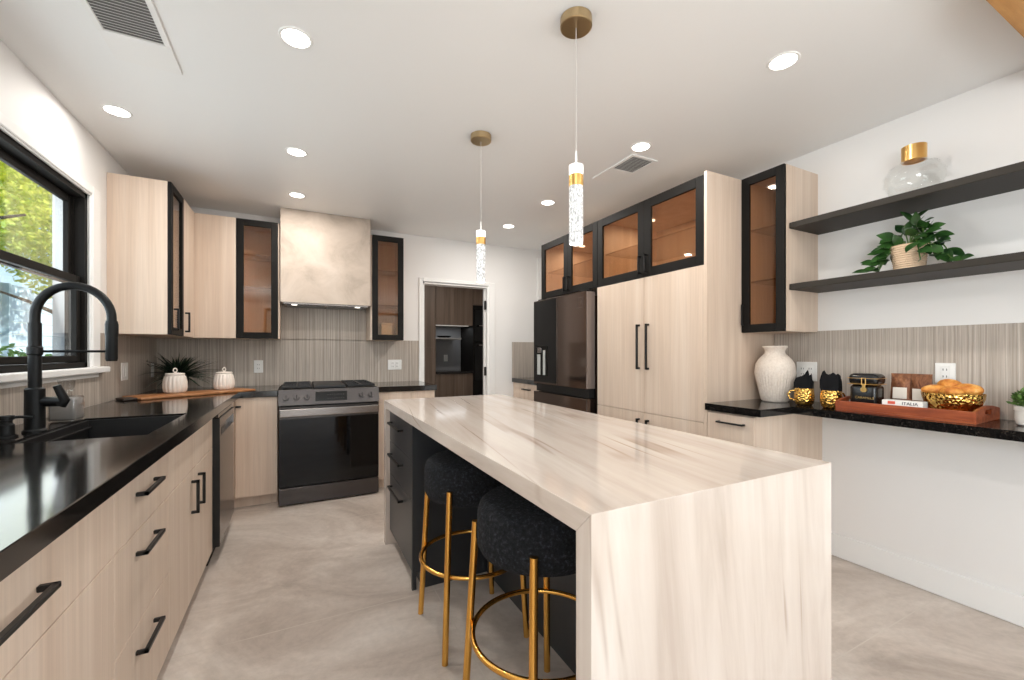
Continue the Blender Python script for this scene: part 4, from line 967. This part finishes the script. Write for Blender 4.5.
# ================================================================== PANTRY BEYOND THE DOORWAY
m = MB(); m.box(.95, BY+.12, 0, 1.07, 7.2, ZC); m.box(3.3, BY+.12, 0, 3.42, 7.2, ZC); m.box(.95, 7.1, 0, 3.42, 7.22, ZC); m.box(RW+.12, BY, 0, 3.42, BY+.12, ZC)
struct(m.build('wall_pantry', M_WALL))
PYF = 6.5
t = thing('pantry_cabinet', 'dark walnut tall cabinet at the left of the pantry seen through the doorway', 'cabinet', (1.5, 6.8, 0))
B(1.072, PYF+.02, .0, 1.945, 7.099, 2.4).build('body', M_DARKWOOD, t)
B(1.072, PYF, .1, 1.5, PYF+.02, 1.3, .001).build('door', M_DARKWOOD, t); B(1.072, PYF, 1.304, 1.5, PYF+.02, 2.4, .001).build('door', M_DARKWOOD, t)
B(1.503, PYF, .1, 1.945, PYF+.02, 1.3, .001).build('door', M_DARKWOOD, t); B(1.503, PYF, 1.304, 1.945, PYF+.02, 2.4, .001).build('door', M_DARKWOOD, t)
t = thing('pantry_cabinet', 'dark walnut upper cabinets over the lit nook in the pantry', 'cabinet', (2.24, 6.8, 1.66))
B(1.948, PYF+.02, 1.66, 2.575, 7.099, 2.4).build('body', M_DARKWOOD, t)
B(1.95, PYF, 1.66, 2.26, PYF+.02, 2.4, .001).build('door', M_DARKWOOD, t); B(2.263, PYF, 1.66, 2.574, PYF+.02, 2.4, .001).build('door', M_DARKWOOD, t)
B(1.95, PYF+.0, 1.645, 2.5, PYF+.05, 1.658).build('light_strip', M_PLASTIC, t)
t = thing('pantry_cabinet', 'dark walnut base cabinet under the pantry counter', 'cabinet', (2.24, 6.8, 0))
B(1.948, PYF+.02, .0, 2.575, 7.099, .872).build('body', M_DARKWOOD, t); B(1.95, PYF, .1, 2.26, PYF+.02, .87, .001).build('door', M_DARKWOOD, t); B(2.263, PYF, .1, 2.574, PYF+.02, .87, .001).build('door', M_DARKWOOD, t)
tag(B(1.948, PYF-.02, .873, 2.575, 7.085, .914, .002).build('countertop', M_GRAN, loc=(2.26, 6.8, .873)), 'dark stone counter in the pantry nook', 'countertop')
struct(B(1.948, 7.086, .914, 2.575, 7.099, 1.66).build('trim_7', mat('grey_pantry_tile', hexlin(140, 140, 142), .4)), 'grey tile at the back of the pantry nook')
tag(B(1.95, 6.62, 1.435, 2.42, 7.085, 1.46, .001).build('pantry_shelf', M_SSL if False else mat('grey_shelf', hexlin(150, 148, 146), .5), loc=(2.2, 6.8, 1.435)), 'grey shelf in the pantry nook', 'shelf')
tag(MB().lathe([(0, 1.4605), (.07, 1.4605), (.12, 1.49), (.125, 1.495), (.115, 1.495), (.06, 1.468), (0, 1.467)], (2.18, 6.8, 0), 32).build('dish', M_BLACK, loc=(2.18, 6.8, 1.4605), smooth=True), 'shallow dark dish on the pantry nook shelf', 'dish')
outlet('white outlet at the back of the pantry nook', (2.3, 7.086, 1.12), 'y', .07, .115, 'duplex', -1)
t = thing('wall_oven', 'black double oven tower at the right of the pantry', 'oven', (2.95, 6.8, 0))
B(2.58, PYF, .0, 3.299, 7.099, 2.0, .002).build('body', M_BLACK, t)
d = B(2.60, PYF-.02, .75, 3.28, PYF, 1.38, .003).build('oven_door', M_BGLASS, t); m = MB(); m.cyl((2.66, PYF-.06, 1.34), (3.22, PYF-.06, 1.34), .011, seg=12); m.cyl((2.7, PYF-.06, 1.34), (2.7, PYF-.02, 1.34), .007, seg=8); m.cyl((3.18, PYF-.06, 1.34), (3.18, PYF-.02, 1.34), .007, seg=8); m.build('handle', M_SSL, d, smooth=True)
d = B(2.60, PYF-.02, 1.40, 3.28, PYF, 1.93, .003).build('oven_door', M_BGLASS, t); m = MB(); m.cyl((2.66, PYF-.06, 1.66), (3.22, PYF-.06, 1.66), .011, seg=12); m.cyl((2.7, PYF-.06, 1.66), (2.7, PYF-.02, 1.66), .007, seg=8); m.cyl((3.18, PYF-.06, 1.66), (3.18, PYF-.02, 1.66), .007, seg=8); m.build('handle', M_SSL, d, smooth=True)
t = thing('pantry_cabinet', 'dark walnut cabinet above the black oven tower in the pantry', 'cabinet', (2.95, 6.8, 2.0))
B(2.58, PYF+.02, 2.001, 3.299, 7.099, 2.4).build('body', M_DARKWOOD, t); B(2.581, PYF, 2.003, 3.297, PYF+.02, 2.4, .001).build('door', M_DARKWOOD, t)
light('nook_light', 'AREA', (2.26, 6.75, 1.64), (0, 0, 0), 1.3, (.92, .97, 1), shape='RECTANGLE', size=.55, size_y=.12)
light('pantry_downlight', 'AREA', (1.9, 5.6, ZC-.02), (0, 0, 0), 8, CAN_C, shape='DISK', size=.1)

# ================================================================== OUTSIDE THE WINDOW
struct(B(-14, -8, -.25, LW-.15, 22, -.1).build('ground', M_ROAD))
struct(B(-1.42, 3.92, -.1, LW-.15, 7.0, 3.2).build('wall_exterior', M_STUCCO))
fn = thing('garden_fence', 'pale blue board fence outside the window', 'fence', (-4.1, 6, -.1))
m = MB()
for k in range(12): m.box(-4.12, -2, -.08+k*.2, -4.10, 16, -.08+k*.2+.19, .004)
m.build('boards', M_FENCE, fn)
for k in range(10): B(-4.10, -2+k*1.9, -.1, -4.02, -1.92+k*1.9, 2.3).build('post', M_FENCE, fn)
def tree(name, label, x, y, h, crown, n_, m_leaf, seed, ls=.10, trunk=True):
    rnd = random.Random(seed); t = thing(name, label, 'tree' if trunk else 'shrub', (x, y, -.1))
    if trunk:
        m = MB(); m.tube([(x, y, -.1), (x+.04, y-.05, h*.4), (x-.05, y+.04, h*.75), (x, y, h)], [.09, .075, .06, .03], 10)
        for k in range(7):
            a = rnd.uniform(0, 2*PI); z = h*rnd.uniform(.5, .9); m.tube([(x, y, z), (x+.5*math.cos(a), y+.5*math.sin(a), z+.25), (x+.9*math.cos(a), y+.9*math.sin(a), z+.4)], [.035, .022, .01], 7)
        m.build('trunk', M_BARK, t, smooth=True)
    m = MB(); blobs = []
    for (cx, cy, cz, r) in crown: blobs.append((Vector((x+cx, y+cy, cz)), r))
    for i in range(n_):
        c, r = rnd.choice(blobs); v = Vector((rnd.gauss(0, 1), rnd.gauss(0, 1), rnd.gauss(0, 1))).normalized()*r*rnd.uniform(.55, 1)
        p = c+v
        if p.x > -1.5: continue
        s_ = ls*rnd.uniform(.7, 1.4)
        m.leaf(p, (rnd.uniform(-1, 1), rnd.uniform(-1, 1), rnd.uniform(-1, .4)), (rnd.uniform(-1, 1), rnd.uniform(-1, 1), rnd.uniform(-.2, 1)), s_, s_*.6, .2, .15, 4)
    m.build('foliage', m_leaf, t)
tree('garden_tree', 'sunlit yellow-green tree filling the upper window panes', -3.0, 8.6, 3.2, [(0, 0, 3.3, .85), (0, -.9, 3.5, .8), (.2, -1.4, 3.0, .7), (.1, -.5, 2.6, .65), (0, .9, 3.5, .8), (0, -.3, 4.2, .8), (.3, -1.2, 4.2, .7)], 17000, M_TREE, 3, .06)
tree('garden_tree', 'smaller yellow-green tree left of the large one outside the window', -2.95, 4.9, 2.9, [(0, 0, 3.0, .8), (.1, .8, 3.4, .75), (.1, -.9, 3.2, .7), (0, .2, 3.9, .7), (.2, .9, 2.6, .55)], 13000, M_TREE, 5, .06)
tree('garden_shrub', 'low bright green shrub at the foot of the fence outside', -2.6, 6.1, 1, [(0, 0, .8, .5), (-.1, .6, .65, .4), (.05, -.45, .85, .45)], 2600, M_SHRUB, 8, .065, False)
